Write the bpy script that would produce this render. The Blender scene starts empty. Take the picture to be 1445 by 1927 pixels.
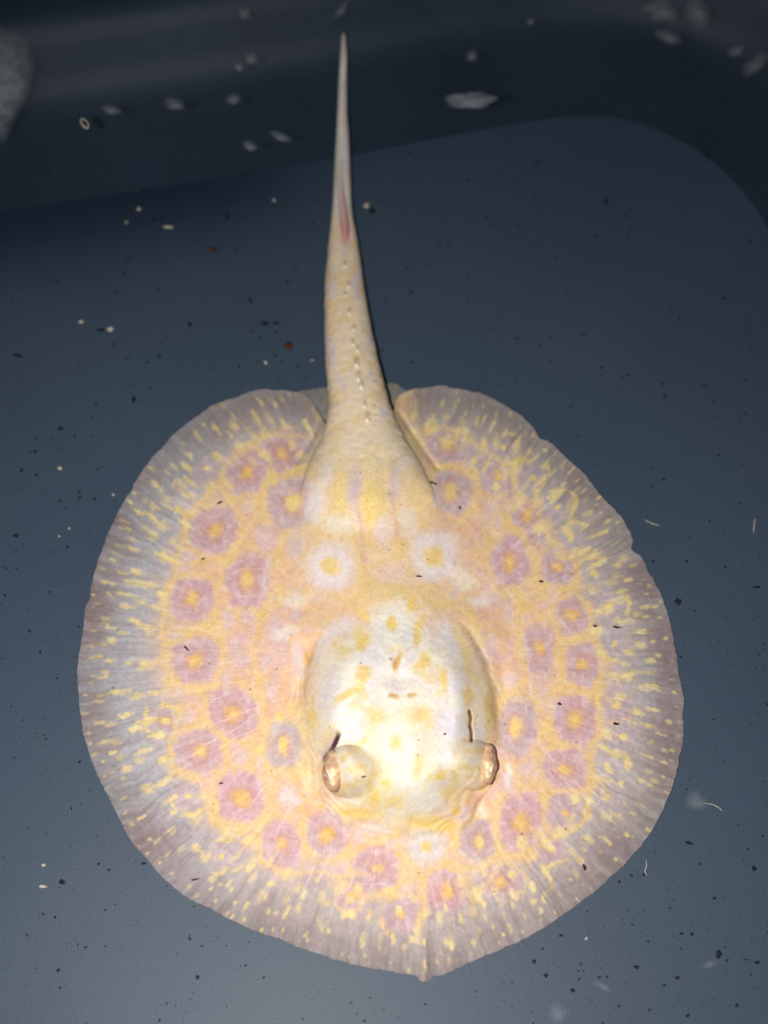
import bpy, math, random
import numpy as np

# ------------------------------------------------------------------ camera, light, exposure
SC = bpy.context.scene
COL = SC.collection
W, H = 1445.0, 1927.0          # the photograph's frame, used as survey coordinates
FPX = 2000.0                   # focal length in those units
DIST = 0.44                    # metres from lens to the tub floor along the view axis
TILT = math.radians(27.0)
U = DIST / FPX                 # metres per survey unit near the middle of the floor
CAM = np.array([0.0, -DIST * math.sin(TILT), DIST * math.cos(TILT)])
FWD = np.array([0.0, math.sin(TILT), -math.cos(TILT)])
UPV = np.array([0.0, math.cos(TILT), math.sin(TILT)])

def P(x, y, h=0.0):
    """survey point (x, y) at height h (same units) above the floor -> world metres"""
    x = np.asarray(x, float); y = np.asarray(y, float); z = np.asarray(h, float) * U
    dx = (x - W / 2)
    dv = (H / 2 - y)
    d = FWD[None] * FPX + np.stack([dx.ravel(), 0 * dx.ravel(), 0 * dx.ravel()], 1) + UPV[None] * dv.ravel()[:, None]
    z = np.broadcast_to(z, dx.shape).ravel()
    s = (z - CAM[2]) / d[:, 2]
    return CAM[None] + d * s[:, None]

def P1(x, y, h=0.0):
    return P(np.array([x]), np.array([y]), np.array([h]))[0]

cam_d = bpy.data.cameras.new('camera')
cam = bpy.data.objects.new('camera', cam_d); COL.objects.link(cam)
cam.location = CAM
cam.rotation_euler = (TILT, 0, 0)
cam_d.sensor_fit = 'VERTICAL'; cam_d.sensor_height = 24.0
cam_d.lens = 24.0 * FPX / H
cam_d.clip_start = 0.01; cam_d.clip_end = 20
cam_d.dof.use_dof = True
cam_d.dof.focus_distance = float(np.dot(P1(745, 1300, 60) - CAM, FWD))
cam_d.dof.aperture_fstop = 3.6
SC.camera = cam

wd = bpy.data.worlds.new('World'); SC.world = wd; wd.use_nodes = True
bg = wd.node_tree.nodes['Background']
bg.inputs[0].default_value = (0.75, 0.85, 1.0, 1); bg.inputs[1].default_value = 0.035

# the phone's flash, a hand's breadth left of the lens
fl = bpy.data.lights.new('phone_flash', 'SPOT')
fl.energy = 8.0; fl.color = (1.0, 0.94, 0.88)
fl.spot_size = math.radians(140); fl.spot_blend = 1.0
fl.shadow_soft_size = 0.004
flash = bpy.data.objects.new('phone_flash', fl); COL.objects.link(flash)
flash.location = (-0.055, CAM[1] - 0.005, CAM[2])
from mathutils import Vector
aim = Vector(P1(750, 1500, 0).tolist())
flash.rotation_euler = (aim - flash.location).to_track_quat('-Z', 'Y').to_euler()

SC.view_settings.view_transform = 'Standard'
SC.view_settings.look = 'None'
SC.view_settings.exposure = 0.0
SC.view_settings.gamma = 1.0
SC.view_settings.use_curve_mapping = False
SC.render.engine = 'CYCLES'
SC.cycles.use_denoising = True
SC.cycles.transparent_max_bounces = 24

# ------------------------------------------------------------------ helpers
def lin(r, g=None, b=None):
    if g is None: r, g, b = r
    c = np.array([r, g, b], float) / 255.0
    return np.where(c <= 0.04045, c / 12.92, ((c + 0.055) / 1.055) ** 2.4)

def c4(r, g, b): return tuple(lin(r, g, b)) + (1.0,)

def sstep(a, b, x):
    t = np.clip((x - a) / (b - a), 0, 1)
    return t * t * (3 - 2 * t)

_tabs = {}
def noise(x, y, seed=0):
    """smooth value noise in [-1, 1]"""
    if seed not in _tabs:
        _tabs[seed] = np.random.RandomState(1000 + seed).rand(256, 256) * 2 - 1
    T = _tabs[seed]
    xi = np.floor(x).astype(int); yi = np.floor(y).astype(int)
    fx = x - xi; fy = y - yi
    fx = fx * fx * (3 - 2 * fx); fy = fy * fy * (3 - 2 * fy)
    x0 = xi & 255; x1 = (xi + 1) & 255; y0 = yi & 255; y1 = (yi + 1) & 255
    return (T[x0, y0] * (1 - fx) + T[x1, y0] * fx) * (1 - fy) + (T[x0, y1] * (1 - fx) + T[x1, y1] * fx) * fy

def fbm(x, y, seed=0, o=3):
    r = 0; a = 1.0; t = 0
    for k in range(o):
        r = r + a * noise(x * 2 ** k, y * 2 ** k, seed + k); t += a; a *= 0.5
    return r / t

def make_mesh(name, verts, faces_quads=None, tris=None, mat=None, parent=None, colors=None, attrs=None, smooth=True, origin=None):
    me = bpy.data.meshes.new(name)
    v = np.asarray(verts, float)
    if origin is not None: v = v - np.asarray(origin, float)[None]
    q = np.zeros((0, 4), int) if faces_quads is None else np.asarray(faces_quads, int)
    t = np.zeros((0, 3), int) if tris is None else np.asarray(tris, int)
    me.vertices.add(len(v)); me.vertices.foreach_set('co', v.ravel())
    nl = q.size + t.size
    me.loops.add(nl)
    me.loops.foreach_set('vertex_index', np.concatenate([q.ravel(), t.ravel()]).astype(np.int32))
    me.polygons.add(len(q) + len(t))
    starts = np.concatenate([np.arange(len(q)) * 4, q.size + np.arange(len(t)) * 3])
    me.polygons.foreach_set('loop_start', starts.astype(np.int32))
    if smooth: me.polygons.foreach_set('use_smooth', np.ones(len(q) + len(t), bool))
    me.update(calc_edges=True); me.validate()
    if colors is not None:
        a = me.attributes.new('pigment', 'FLOAT_COLOR', 'POINT')
        c = np.ones((len(v), 4)); c[:, :3] = colors
        a.data.foreach_set('color', c.ravel().astype(np.float32))
    for k, val in (attrs or {}).items():
        a = me.attributes.new(k, 'FLOAT', 'POINT')
        a.data.foreach_set('value', np.asarray(val, np.float32))
    o = bpy.data.objects.new(name, me); COL.objects.link(o)
    if mat: me.materials.append(mat)
    if parent is not None: o.parent = parent
    return o

def grid_quads(n, m, wrap=False, base=0):
    """quads for an n x m vertex grid (row-major), wrapping the first axis when asked"""
    i = np.arange(n if wrap else n - 1); j = np.arange(m - 1)
    I, J = np.meshgrid(i, j, indexing='ij'); I2 = (I + 1) % n
    return base + np.stack([I * m + J, I2 * m + J, I2 * m + J + 1, I * m + J + 1], -1).reshape(-1, 4)

def tag(o, label=None, cat=None, group=None, kind=None):
    if label: o['label'] = label
    if cat: o['category'] = cat
    if group: o['group'] = group
    if kind: o['kind'] = kind
    return o

def new_mat(name):
    m = bpy.data.materials.new(name); m.use_nodes = True
    nt = m.node_tree
    return m, nt, nt.nodes['Principled BSDF'], nt.nodes['Material Output']

def nd(nt, typ, **kw):
    n = nt.nodes.new(typ)
    for k, v in kw.items():
        if k in ('inputs',):
            for a, b in v.items(): n.inputs[a].default_value = b
        else: setattr(n, k, v)
    return n

def mixc(nt, fac, a, b, blend='MIX'):
    n = nt.nodes.new('ShaderNodeMix'); n.data_type = 'RGBA'; n.blend_type = blend
    for s, v in ((n.inputs[0], fac), (n.inputs[6], a), (n.inputs[7], b)):
        if hasattr(v, 'links'): nt.links.new(v, s)
        else: s.default_value = v
    return n.outputs[2]

def math_n(nt, op, a, b=None, clamp=False):
    n = nt.nodes.new('ShaderNodeMath'); n.operation = op; n.use_clamp = clamp
    for s, v in ((n.inputs[0], a), (n.inputs[1], b)):
        if v is None: continue
        if hasattr(v, 'links'): nt.links.new(v, s)
        else: s.default_value = v
    return n.outputs[0]

def ramp(nt, src, p0, p1, c0=(0, 0, 0, 1), c1=(1, 1, 1, 1)):
    n = nt.nodes.new('ShaderNodeValToRGB')
    n.color_ramp.elements[0].position = p0; n.color_ramp.elements[0].color = c0
    n.color_ramp.elements[1].position = p1; n.color_ramp.elements[1].color = c1
    nt.links.new(src, n.inputs[0]); return n.outputs[0]

def tex_noise(nt, scale, detail=4, rough=0.6):
    co = nd(nt, 'ShaderNodeTexCoord')
    n = nd(nt, 'ShaderNodeTexNoise'); n.inputs['Scale'].default_value = scale
    n.inputs['Detail'].default_value = detail; n.inputs['Roughness'].default_value = rough
    nt.links.new(co.outputs['Object'], n.inputs['Vector']); return n.outputs['Fac']

# ------------------------------------------------------------------ materials
def floor_material():
    m, nt, b, out = new_mat('tub_floor_plastic')
    big = tex_noise(nt, 9, 4, 0.55); fine = tex_noise(nt, 1400, 2, 0.7); mid = tex_noise(nt, 260, 3, 0.65)
    col = mixc(nt, ramp(nt, big, 0.35, 0.65), FLOOR_A, FLOOR_B)
    floor_tone = nd(nt, 'ShaderNodeAttribute', attribute_name='floor_tone')
    col = mixc(nt, floor_tone.outputs['Fac'], c4(30, 46, 64), col)
    col = mixc(nt, math_n(nt, 'MULTIPLY', ramp(nt, fine, 0.35, 0.7), math_n(nt, 'MULTIPLY', floor_tone.outputs['Fac'], 0.5)), col, c4(76, 91, 107))
    col = mixc(nt, math_n(nt, 'MULTIPLY', ramp(nt, mid, 0.62, 0.74), 0.45), col, c4(28, 36, 46))
    nt.links.new(col, b.inputs['Base Color'])
    b.inputs['Roughness'].default_value = 0.55
    b.inputs['Specular IOR Level'].default_value = 0.5
    bp = nd(nt, 'ShaderNodeBump'); bp.inputs['Strength'].default_value = 0.25; bp.inputs['Distance'].default_value = 0.0004
    nt.links.new(fine, bp.inputs['Height']); nt.links.new(bp.outputs[0], b.inputs['Normal'])
    return m
FLOOR_A = c4(52, 68, 87); FLOOR_B = c4(58, 74, 92)

def wall_material():
    m, nt, b, out = new_mat('tub_wall_plastic')
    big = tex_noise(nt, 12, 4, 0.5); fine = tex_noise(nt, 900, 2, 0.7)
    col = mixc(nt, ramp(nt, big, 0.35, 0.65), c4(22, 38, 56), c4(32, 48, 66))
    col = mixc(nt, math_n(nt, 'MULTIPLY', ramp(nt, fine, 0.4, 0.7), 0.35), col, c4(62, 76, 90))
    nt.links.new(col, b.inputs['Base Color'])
    b.inputs['Roughness'].default_value = 0.62
    b.inputs['Specular IOR Level'].default_value = 0.42
    return m

def skin_material():
    m, nt, b, out = new_mat('stingray_skin')
    at = nd(nt, 'ShaderNodeAttribute', attribute_name='pigment')
    dots = nd(nt, 'ShaderNodeAttribute', attribute_name='dots')
    thin = nd(nt, 'ShaderNodeAttribute', attribute_name='thin')
    co = nd(nt, 'ShaderNodeTexCoord')
    mot = tex_noise(nt, 420, 4, 0.7); fine = tex_noise(nt, 1900, 3, 0.7)
    col = mixc(nt, math_n(nt, 'MULTIPLY', ramp(nt, mot, 0.3, 0.7), 0.30), at.outputs['Color'], (0.50, 0.40, 0.36, 1), 'SOFT_LIGHT')
    col = mixc(nt, math_n(nt, 'MULTIPLY', ramp(nt, mot, 0.45, 0.75), 0.22), col, (1.0, 0.98, 0.94, 1), 'MIX')
    # tiny orange denticles in the middle of the back
    vo = nd(nt, 'ShaderNodeTexVoronoi'); vo.inputs['Scale'].default_value = 800; vo.inputs['Randomness'].default_value = 0.75
    nt.links.new(co.outputs['Object'], vo.inputs['Vector'])
    dm = math_n(nt, 'MULTIPLY', ramp(nt, vo.outputs['Distance'], 0.10, 0.30, (1, 1, 1, 1), (0, 0, 0, 1)), dots.outputs['Fac'])
    col = mixc(nt, dm, col, c4(205, 140, 60))
    # stray dark specks of dirt
    v2 = nd(nt, 'ShaderNodeTexVoronoi'); v2.inputs['Scale'].default_value = 190; v2.inputs['Randomness'].default_value = 1
    nt.links.new(co.outputs['Object'], v2.inputs['Vector'])
    sp = ramp(nt, v2.outputs['Distance'], 0.05, 0.10, (1, 1, 1, 1), (0, 0, 0, 1))
    gate = nd(nt, 'ShaderNodeSeparateColor'); nt.links.new(v2.outputs['Color'], gate.inputs[0])
    sp = math_n(nt, 'MULTIPLY', sp, math_n(nt, 'GREATER_THAN', gate.outputs[0], 0.72))
    col = mixc(nt, math_n(nt, 'MULTIPLY', sp, 0.7), col, c4(120, 92, 70))
    nt.links.new(col, b.inputs['Base Color'])
    b.inputs['Roughness'].default_value = 0.55
    b.inputs['Specular IOR Level'].default_value = 0.18
    b.inputs['Subsurface Weight'].default_value = 0.12
    b.inputs['Subsurface Radius'].default_value = (0.004, 0.002, 0.0012)
    b.inputs['Subsurface Scale'].default_value = 0.6
    bp = nd(nt, 'ShaderNodeBump'); bp.inputs['Strength'].default_value = 0.35; bp.inputs['Distance'].default_value = 0.0006
    hsum = math_n(nt, 'ADD', math_n(nt, 'MULTIPLY', mot, 0.7), math_n(nt, 'MULTIPLY', fine, 0.35))
    nt.links.new(hsum, bp.inputs['Height']); nt.links.new(bp.outputs[0], b.inputs['Normal'])
    tr = nd(nt, 'ShaderNodeBsdfTransparent'); mx = nd(nt, 'ShaderNodeMixShader')
    nt.links.new(thin.outputs['Fac'], mx.inputs[0])
    nt.links.new(b.outputs[0], mx.inputs[1]); nt.links.new(tr.outputs[0], mx.inputs[2])
    nt.links.new(mx.outputs[0], out.inputs['Surface'])
    return m

def plain(name, rgb, rough=0.6, metal=0.0, spec=0.3, var=0.25, scale=600, dark=(0.05, 0.04, 0.03, 1)):
    m, nt, b, out = new_mat(name)
    n = tex_noise(nt, scale, 4, 0.65)
    col = mixc(nt, math_n(nt, 'MULTIPLY', ramp(nt, n, 0.4, 0.7), var), tuple(lin(rgb)) + (1,), dark)
    nt.links.new(col, b.inputs['Base Color'])
    b.inputs['Roughness'].default_value = rough; b.inputs['Metallic'].default_value = metal
    b.inputs['Specular IOR Level'].default_value = spec
    return m

def pigment_material(name, rough, metal=0.0, coat=0.0, spec=0.5):
    m, nt, b, out = new_mat(name)
    at = nd(nt, 'ShaderNodeAttribute', attribute_name='pigment')
    n = tex_noise(nt, 900, 4, 0.7)
    col = mixc(nt, math_n(nt, 'MULTIPLY', ramp(nt, n, 0.4, 0.75), 0.35), at.outputs['Color'], c4(170, 95, 70))
    nt.links.new(col, b.inputs['Base Color'])
    b.inputs['Roughness'].default_value = rough; b.inputs['Metallic'].default_value = metal
    b.inputs['Coat Weight'].default_value = coat; b.inputs['Coat Roughness'].default_value = 0.08
    b.inputs['Specular IOR Level'].default_value = spec
    return m

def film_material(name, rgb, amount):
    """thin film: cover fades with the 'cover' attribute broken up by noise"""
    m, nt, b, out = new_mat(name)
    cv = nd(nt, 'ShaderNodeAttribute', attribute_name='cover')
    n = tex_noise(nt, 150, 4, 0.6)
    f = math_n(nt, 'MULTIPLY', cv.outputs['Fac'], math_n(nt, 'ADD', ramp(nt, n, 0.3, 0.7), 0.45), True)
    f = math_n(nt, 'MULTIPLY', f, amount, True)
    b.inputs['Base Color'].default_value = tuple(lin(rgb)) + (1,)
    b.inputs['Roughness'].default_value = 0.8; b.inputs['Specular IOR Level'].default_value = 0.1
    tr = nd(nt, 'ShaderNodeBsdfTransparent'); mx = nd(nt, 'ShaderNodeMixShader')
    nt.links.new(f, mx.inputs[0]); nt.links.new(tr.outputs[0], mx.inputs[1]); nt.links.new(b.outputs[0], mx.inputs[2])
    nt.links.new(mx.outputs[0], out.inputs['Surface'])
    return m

M_FLOOR = floor_material(); M_WALL = wall_material(); M_SKIN = skin_material()
M_EYE = pigment_material('eye_gold', 0.5, 0.1, 0.15)
M_LID = plain('eyelid_pink', (196, 140, 122), 0.4, 0, 0.4, 0.4, 900, c4(130, 75, 62))
M_SHINE = plain('pupil_shine_pale', (255, 246, 226), 0.15, 0, 0.5, 0.05)  # near-white, stands in for the shine in the pupil
M_THORN = plain('thorn_white', (244, 232, 206), 0.45, 0, 0.4, 0.2, 900, c4(190, 165, 110))
M_STING = pigment_material('sting_sheath', 0.45)
M_DARK = plain('dark_debris', (38, 42, 48), 0.85, 0, 0.1, 0.5, 800, (0.010, 0.011, 0.013, 1))
M_BROWN = plain('brown_debris', (84, 48, 32), 0.8, 0, 0.2, 0.5, 800, (0.01, 0.006, 0.004, 1))
M_PALE = plain('pale_debris', (206, 196, 180), 0.6, 0, 0.3, 0.3, 800, c4(130, 115, 95))
M_PALEFILM = film_material('pale_film', (200, 205, 212), 0.42)
M_FIBRE = film_material('fibre_film', (180, 190, 198), 0.4)

# ------------------------------------------------------------------ tub
def closed_spline(pts, n):
    p = np.array(pts, float); k = len(p); out = []
    for i in range(k):
        p0, p1, p2, p3 = p[i - 1], p[i], p[(i + 1) % k], p[(i + 2) % k]
        for t in np.linspace(0, 1, n, endpoint=False):
            out.append(0.5 * ((2 * p1) + (-p0 + p2) * t + (2 * p0 - 5 * p1 + 4 * p2 - p3) * t ** 2 + (-p0 + 3 * p1 - 3 * p2 + p3) * t ** 3))
    return np.array(out)

edge_px = [(-420, 520), (-200, 432), (0, 398), (300, 352), (600, 303), (720, 281), (850, 255), (1000, 229), (1080, 219), (1160, 223),
           (1230, 243), (1310, 283), (1390, 352), (1455, 450), (1510, 600), (1545, 850), (1570, 1150), (1600, 1500), (1600, 1900), (1480, 2150),
           (1200, 2260), (700, 2290), (200, 2260), (-120, 2120), (-300, 1750), (-420, 1300), (-520, 900), (-520, 650)]
ew = P([p[0] for p in edge_px], [p[1] for p in edge_px], 0.0)[:, :2]
edge = closed_spline(ew, 14)
# even spacing
seg = np.linalg.norm(np.roll(edge, -1, 0) - edge, axis=1); cum = np.concatenate([[0], np.cumsum(seg)])
NE = 420
tt = np.linspace(0, cum[-1], NE, endpoint=False)
ee = np.vstack([edge, edge[:1]])
edge = np.stack([np.interp(tt, cum, ee[:, 0]), np.interp(tt, cum, ee[:, 1])], 1)
tan = np.roll(edge, -3, 0) - np.roll(edge, 3, 0); tan /= np.linalg.norm(tan, axis=1)[:, None]
nor = np.stack([-tan[:, 1], tan[:, 0]], 1)
cen = edge.mean(0)
if np.mean(np.sum(nor * (edge - cen), 1)) < 0: nor = -nor
for _ in range(12): nor = (np.roll(nor, 1, 0) + nor + np.roll(nor, -1, 0)) / 3
nor /= np.linalg.norm(nor, axis=1)[:, None]

tub_o = Vector((float(cen[0]), float(cen[1]), 0.0))
tub = bpy.data.objects.new('tub', None); COL.objects.link(tub); tub.location = tub_o
tag(tub, 'dark slate blue plastic tub with rounded corners under the pale stingray', 'tub')
# floor: rings from the middle out to the edge
rings = [0.0] + list(np.linspace(0.05, 0.97, 24)) + [0.985, 1.0]
fv = []
for r in rings[1:]:
    p = cen + (edge - cen) * r
    z = 0.00012 * noise(p[:, 0] * 60, p[:, 1] * 60, 3)
    fv.append(np.column_stack([p, z * 0]))
fv = np.stack(fv, 1).reshape(-1, 3)
m_ = len(rings) - 1
ctr = len(fv)
fv2 = np.vstack([fv, [[cen[0], cen[1], 0]]])
tr_ = np.array([[ctr, i * m_, ((i + 1) % NE) * m_] for i in range(NE)])
_rr = np.concatenate([np.tile(np.array(rings[1:]), NE), [0]])
floor_tone = 1 - sstep(0.66, 0.99, _rr) * sstep(0.02, -0.09, fv2[:, 0]) * sstep(0.02, 0.10, fv2[:, 1])  # floor colour turns darker towards the far left edge
fl_o = make_mesh('tub_floor', fv2, grid_quads(NE, m_, True), tr_, M_FLOOR, tub, origin=tub_o, attrs={'floor_tone': floor_tone})
# wall: bead at the foot, steep side, a broad shelf, then the rim
prof = [(0.0, 0.0), (0.003, 0.0004), (0.012, 0.002), (0.03, 0.006), (0.045, 0.010), (0.053, 0.0135), (0.058, 0.018), (0.062, 0.025), (0.066, 0.034), (0.070, 0.041), (0.077, 0.0455),
        (0.088, 0.047), (0.100, 0.049), (0.107, 0.055), (0.112, 0.080), (0.116, 0.110), (0.120, 0.150), (0.126, 0.154), (0.138, 0.154), (0.141, 0.150), (0.141, 0.0)]
wv = []
for (o_, z_) in prof:
    p = edge + nor * o_
    wv.append(np.column_stack([p, np.full(NE, z_)]))
wv = np.stack(wv, 1).reshape(-1, 3)
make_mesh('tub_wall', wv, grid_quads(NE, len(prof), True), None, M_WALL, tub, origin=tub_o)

# ------------------------------------------------------------------ stingray
C0 = (735.0, 1240.0)
OUT = [(601, 776), (585, 753), (568, 740), (539, 735), (497, 734), (469, 737), (448, 746), (419, 755), (391, 769), (359, 792), (328, 818), (303, 845),
       (271, 880), (246, 926), (225, 961), (206, 1000), (190, 1042), (172, 1099), (171, 1120), (163, 1141), (156, 1187), (149, 1235), (147, 1291), (153, 1348),
       (160, 1390), (179, 1450), (201, 1492), (222, 1535), (246, 1581), (278, 1619), (303, 1648), (345, 1683), (400, 1712), (462, 1744), (525, 1766), (587, 1791),
       (649, 1810), (711, 1823), (761, 1833), (783, 1836), (799, 1838), (815, 1837), (836, 1832), (878, 1812), (940, 1787), (981, 1769),
       (1040, 1735), (1096, 1694), (1135, 1662), (1181, 1619), (1216, 1577), (1245, 1528), (1262, 1489), (1273, 1450), (1282, 1404), (1284, 1348), (1285, 1312),
       (1276, 1266), (1268, 1213), (1254, 1154), (1237, 1107), (1219, 1074), (1204, 1045), (1186, 1035), (1190, 1017), (1168, 973), (1132, 934), (1100, 894),
       (1060, 858), (1042, 837), (1013, 824), (1003, 804), (977, 779), (941, 758), (905, 741), (862, 732), (826, 726), (798, 731), (769, 734), (750, 745), (743, 760),
       (738, 790), (715, 815), (670, 820), (625, 815), (610, 798)]
oa = np.array([math.atan2(p[1] - C0[1], p[0] - C0[0]) for p in OUT])
orr = np.array([math.hypot(p[0] - C0[0], p[1] - C0[1]) for p in OUT])
od = np.argsort(oa); oa = oa[od]; orr = orr[od]
oa = np.concatenate([oa - 2 * math.pi, oa, oa + 2 * math.pi]); orr = np.concatenate([orr, orr, orr])
def outline_r(th):
    r = np.interp(th, oa, orr)
    return r
def outline_smooth(th):
    acc = 0
    for k in (-0.008, -0.004, 0, 0.004, 0.008): acc = acc + outline_r(th + k)
    return acc / 5

# tail: (y, x of left side, x of right side)
TAIL = [(62, 645.5, 648), (70, 643, 650), (105, 640.5, 653), (149, 638, 652.5), (214, 635, 653), (258, 633, 656.5), (302, 630.5, 658.5), (345, 628.5, 660), (389, 626, 662),
        (411, 624, 665), (454, 620, 673), (487, 617, 678), (553, 614, 687), (618, 613, 699), (683, 616, 714), (727, 619, 725), (760, 621, 734), (792, 615, 746), (830, 602, 765), (870, 582, 790), (920, 565, 815), (1000, 560, 835), (1060, 565, 840)]
ty = np.array([t[0] for t in TAIL], float); tl = np.array([t[1] for t in TAIL], float); trr = np.array([t[2] for t in TAIL], float)
def tail_c(y): return (np.interp(y, ty, tl) + np.interp(y, ty, trr)) / 2
def tail_w(y): return (np.interp(y, ty, trr) - np.interp(y, ty, tl)) / 2
def tail_rv(y): return np.interp(y, [62, 150, 300, 454, 618, 760, 830, 920, 1060], [2, 6, 11, 20, 30, 38, 40, 40, 36])
def tail_z(y): return np.interp(y, [62, 150, 300, 454, 618, 760, 830, 920, 1060], [118, 62, 28, 28, 34, 40, 42, 44, 46])

KNOBS = [(653, 1452, 47, 50), (892, 1440, 44, 48)]      # raised eye mounds
def dome_e(x, y):
    dx = x - 748 + 0.02 * (y - 1340); dy = y - 1335
    a = np.where(dx < 0, 186, 184) + 4 * noise(y / 60, y * 0, 5)
    b = np.where(dy < 0, 215, 236)
    p = 2.35
    return (np.abs(dx / a) ** p + np.abs(dy / b) ** p) ** (1 / p)

def seg_dist(x, y, pts):
    best = np.full(np.shape(x), 1e9)
    for (ax, ay), (bx, by) in zip(pts[:-1], pts[1:]):
        vx, vy = bx - ax, by - ay; L = vx * vx + vy * vy
        t = np.clip(((x - ax) * vx + (y - ay) * vy) / L, 0, 1)
        d = np.hypot(x - ax - t * vx, y - ay - t * vy)
        best = np.minimum(best, d)
    return best

SPL = [(640, 1384), (636, 1396), (625, 1409), (612, 1421), (605, 1434)]           # left spiracle slit
SPR = [(883, 1338), (886, 1352), (884, 1366), (887, 1378), (887, 1394)]           # right spiracle slit

FOLDR = [(852, 1152), (886, 1192), (913, 1240), (929, 1300), (935, 1360), (940, 1400)]
FOLDR2 = [(930, 1462), (912, 1488), (896, 1516), (874, 1562)]
FOLDL = [(604, 1195), (582, 1236), (568, 1290), (571, 1350)]
def spir(x, y):
    """left spiracle: signed distance outward from its lip, and place along it"""
    dx, dy = x - 641.0, y - 1382.0
    t = (dx * -35 + dy * 52) / (35 ** 2 + 52 ** 2)
    u = (dx * -52 + dy * -35) / math.hypot(35, 52)
    return u + 5 * np.sin(np.clip(t, 0, 1) * math.pi) + 0.8 * noise(x / 7, y / 7, 13), t

def height(x, y, s):
    base = 3 + 36 * (1 - np.clip(s, 0, 1) ** 1.5)
    e = dome_e(x, y)
    top = sstep(0.1, 0.85, (1335 - y) / 215)
    dome = (64 * (1 - sstep(0.56, 1.03, e)) + 12 * (1 - sstep(0.0, 0.9, e))) * (1 - top) + top * 66 * (1 - sstep(0.15, 1.30, e))
    h = base + dome - 6 * np.exp(-((e - 1.07) / 0.07) ** 2) * (1 - top)
    # back ridge behind the head
    xc = np.interp(y, [820, 1000, 1150], [690, 705, 735])
    rid = 26 * np.exp(-((x - xc) / 105) ** 2) * sstep(1240, 1100, y) * sstep(780, 950, y)
    h = h + rid
    # shoulders of the pelvic girdle, and gill swellings beside the head
    for (bx, by, rx, ry, hh) in ((624, 1067, 70, 75, 7), (817, 1047, 70, 75, 7), (590, 940, 50, 80, 8), (805, 930, 50, 80, 8), (560, 1180, 45, 50, 8), (905, 1170, 45, 55, 7),
                                 (745, 1400, 80, 90, 7), (747, 1275, 26, 20, -9), (745, 1245, 9, 22, -5), (583, 1236, 14, 26, -10), (630, 1330, 30, 40, 7), (912, 1330, 18, 50, 8), (650, 1230, 30, 50, 6), (840, 1230, 40, 60, 5), (907, 1530, 22, 45, -10), (590, 1470, 22, 50, -8)):
        h = h + hh * np.exp(-((x - bx) / rx) ** 2 - ((y - by) / ry) ** 2)
    # tail root rises out of the back
    w = tail_w(y); q = 1 - ((x - tail_c(y)) / np.maximum(w, 1)) ** 2
    q = np.clip(q, -3, 1)
    soft = sstep(890, 985, y)
    ell = np.sqrt(np.maximum(q, 0)); bell = np.exp(-1.15 * (1 - q))
    tp = tail_z(y) * (1 - soft) + tail_rv(y) * ell * (1 - soft) + soft * (tail_z(y) + tail_rv(y)) * bell
    tp = np.where(q > 0, tp, soft * (tail_z(y) + tail_rv(y)) * bell + (1 - soft) * tail_z(y) * np.exp(1.3 * np.minimum(q, 0)))
    tp = tp - 3 * sstep(900, 820, y) - 95 * sstep(930, 1090, y)
    k = 9.0
    mm = np.maximum(h, tp); h = mm + k * np.log1p(np.exp(-np.abs(h - tp) / k))
    # creases where the hind lobes of the disc part from the tail root
    h = h - 5 * np.exp(-(seg_dist(x, y, [(606, 785), (590, 822), (560, 868)]) / 6) ** 2)
    h = h - 5 * np.exp(-(seg_dist(x, y, [(748, 775), (772, 808), (800, 850), (822, 880)]) / 6) ** 2)
    # eye mounds
    for (kx, ky, ra, rb) in KNOBS:
        sg = -1 if kx < 745 else 1
        inn = sstep(0.1, -0.8, sg * (x - kx) / ra)
        d2 = ((x - kx) / (ra * (1 + 0.45 * inn))) ** 2 + ((y - ky) / (rb * (1 + 0.06 * inn))) ** 2
        q_ = np.maximum(0, 1 - d2)
        h = h + 34 * (q_ ** 0.66 * (1 - inn) + q_ ** 1.7 * inn)
    # spiracles
    u_, t_ = spir(x, y)
    h = h - 20 * np.exp(-np.maximum(u_, 0) / 10) * sstep(-1.5, 0.8, u_) * sstep(-0.08, 0.12, t_) * sstep(1.12, 0.8, t_)
    h = h - 14 * sstep(4, 1.0, seg_dist(x, y, SPR))
    ft = sstep(1150, 1210, y) * sstep(1405, 1340, y)
    h = h - (4.5 + 2 * noise(y / 17, x * 0, 14)) * ft * np.exp(-((seg_dist(x, y, FOLDR) + 2 * noise(x / 9, y / 9, 15)) / 8) ** 2) - 4 * ft * np.exp(-(seg_dist(x, y, FOLDL) / 9) ** 2)
    h = h + (1 - sstep(0.75, 1.05, e)) * (0.22 * noise((x + 0.3 * y) / 20, (y - 0.3 * x) / 6, 16) + 0.20 * noise((x - 0.6 * y) / 14, (y + 0.6 * x) / 5, 17) + 1.6 * sstep(1330, 1180, y) * 0.25 * noise(x / 7 + 4 * noise(x / 30, y / 30, 19), y / 16, 20))
    # wrinkled folds round the head
    h = h + 0.8 * (1 - top) * np.sin(e * 80 + 7 * noise(x / 34, y / 34, 9)) * np.exp(-((e - 0.95) / 0.12) ** 2) * (noise(x / 50, y / 50, 11) > 0)
    # snout tip
    h = h + 9 * np.exp(-((x - 799) / 9) ** 2) * sstep(1700, 1820, y) * 0.8
    h = h + 1.3 * fbm(x / 26, y / 26, 12, 3)
    return np.maximum(h, 1.6)

# --- pigment -----------------------------------------------------------------
NET = lin(240, 203, 142); NETP = lin(236, 190, 160); PINK = lin(222, 188, 190); LIL = lin(214, 198, 206); WHT = lin(246, 240, 230)
ORA = lin(236, 188, 108); YEL = lin(245, 215, 132); MAR = lin(194, 182, 180); MBL = lin(178, 180, 190); MPK = lin(176, 154, 156); BLU = lin(238, 230, 236); CREAM = lin(246, 226, 186)
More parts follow.
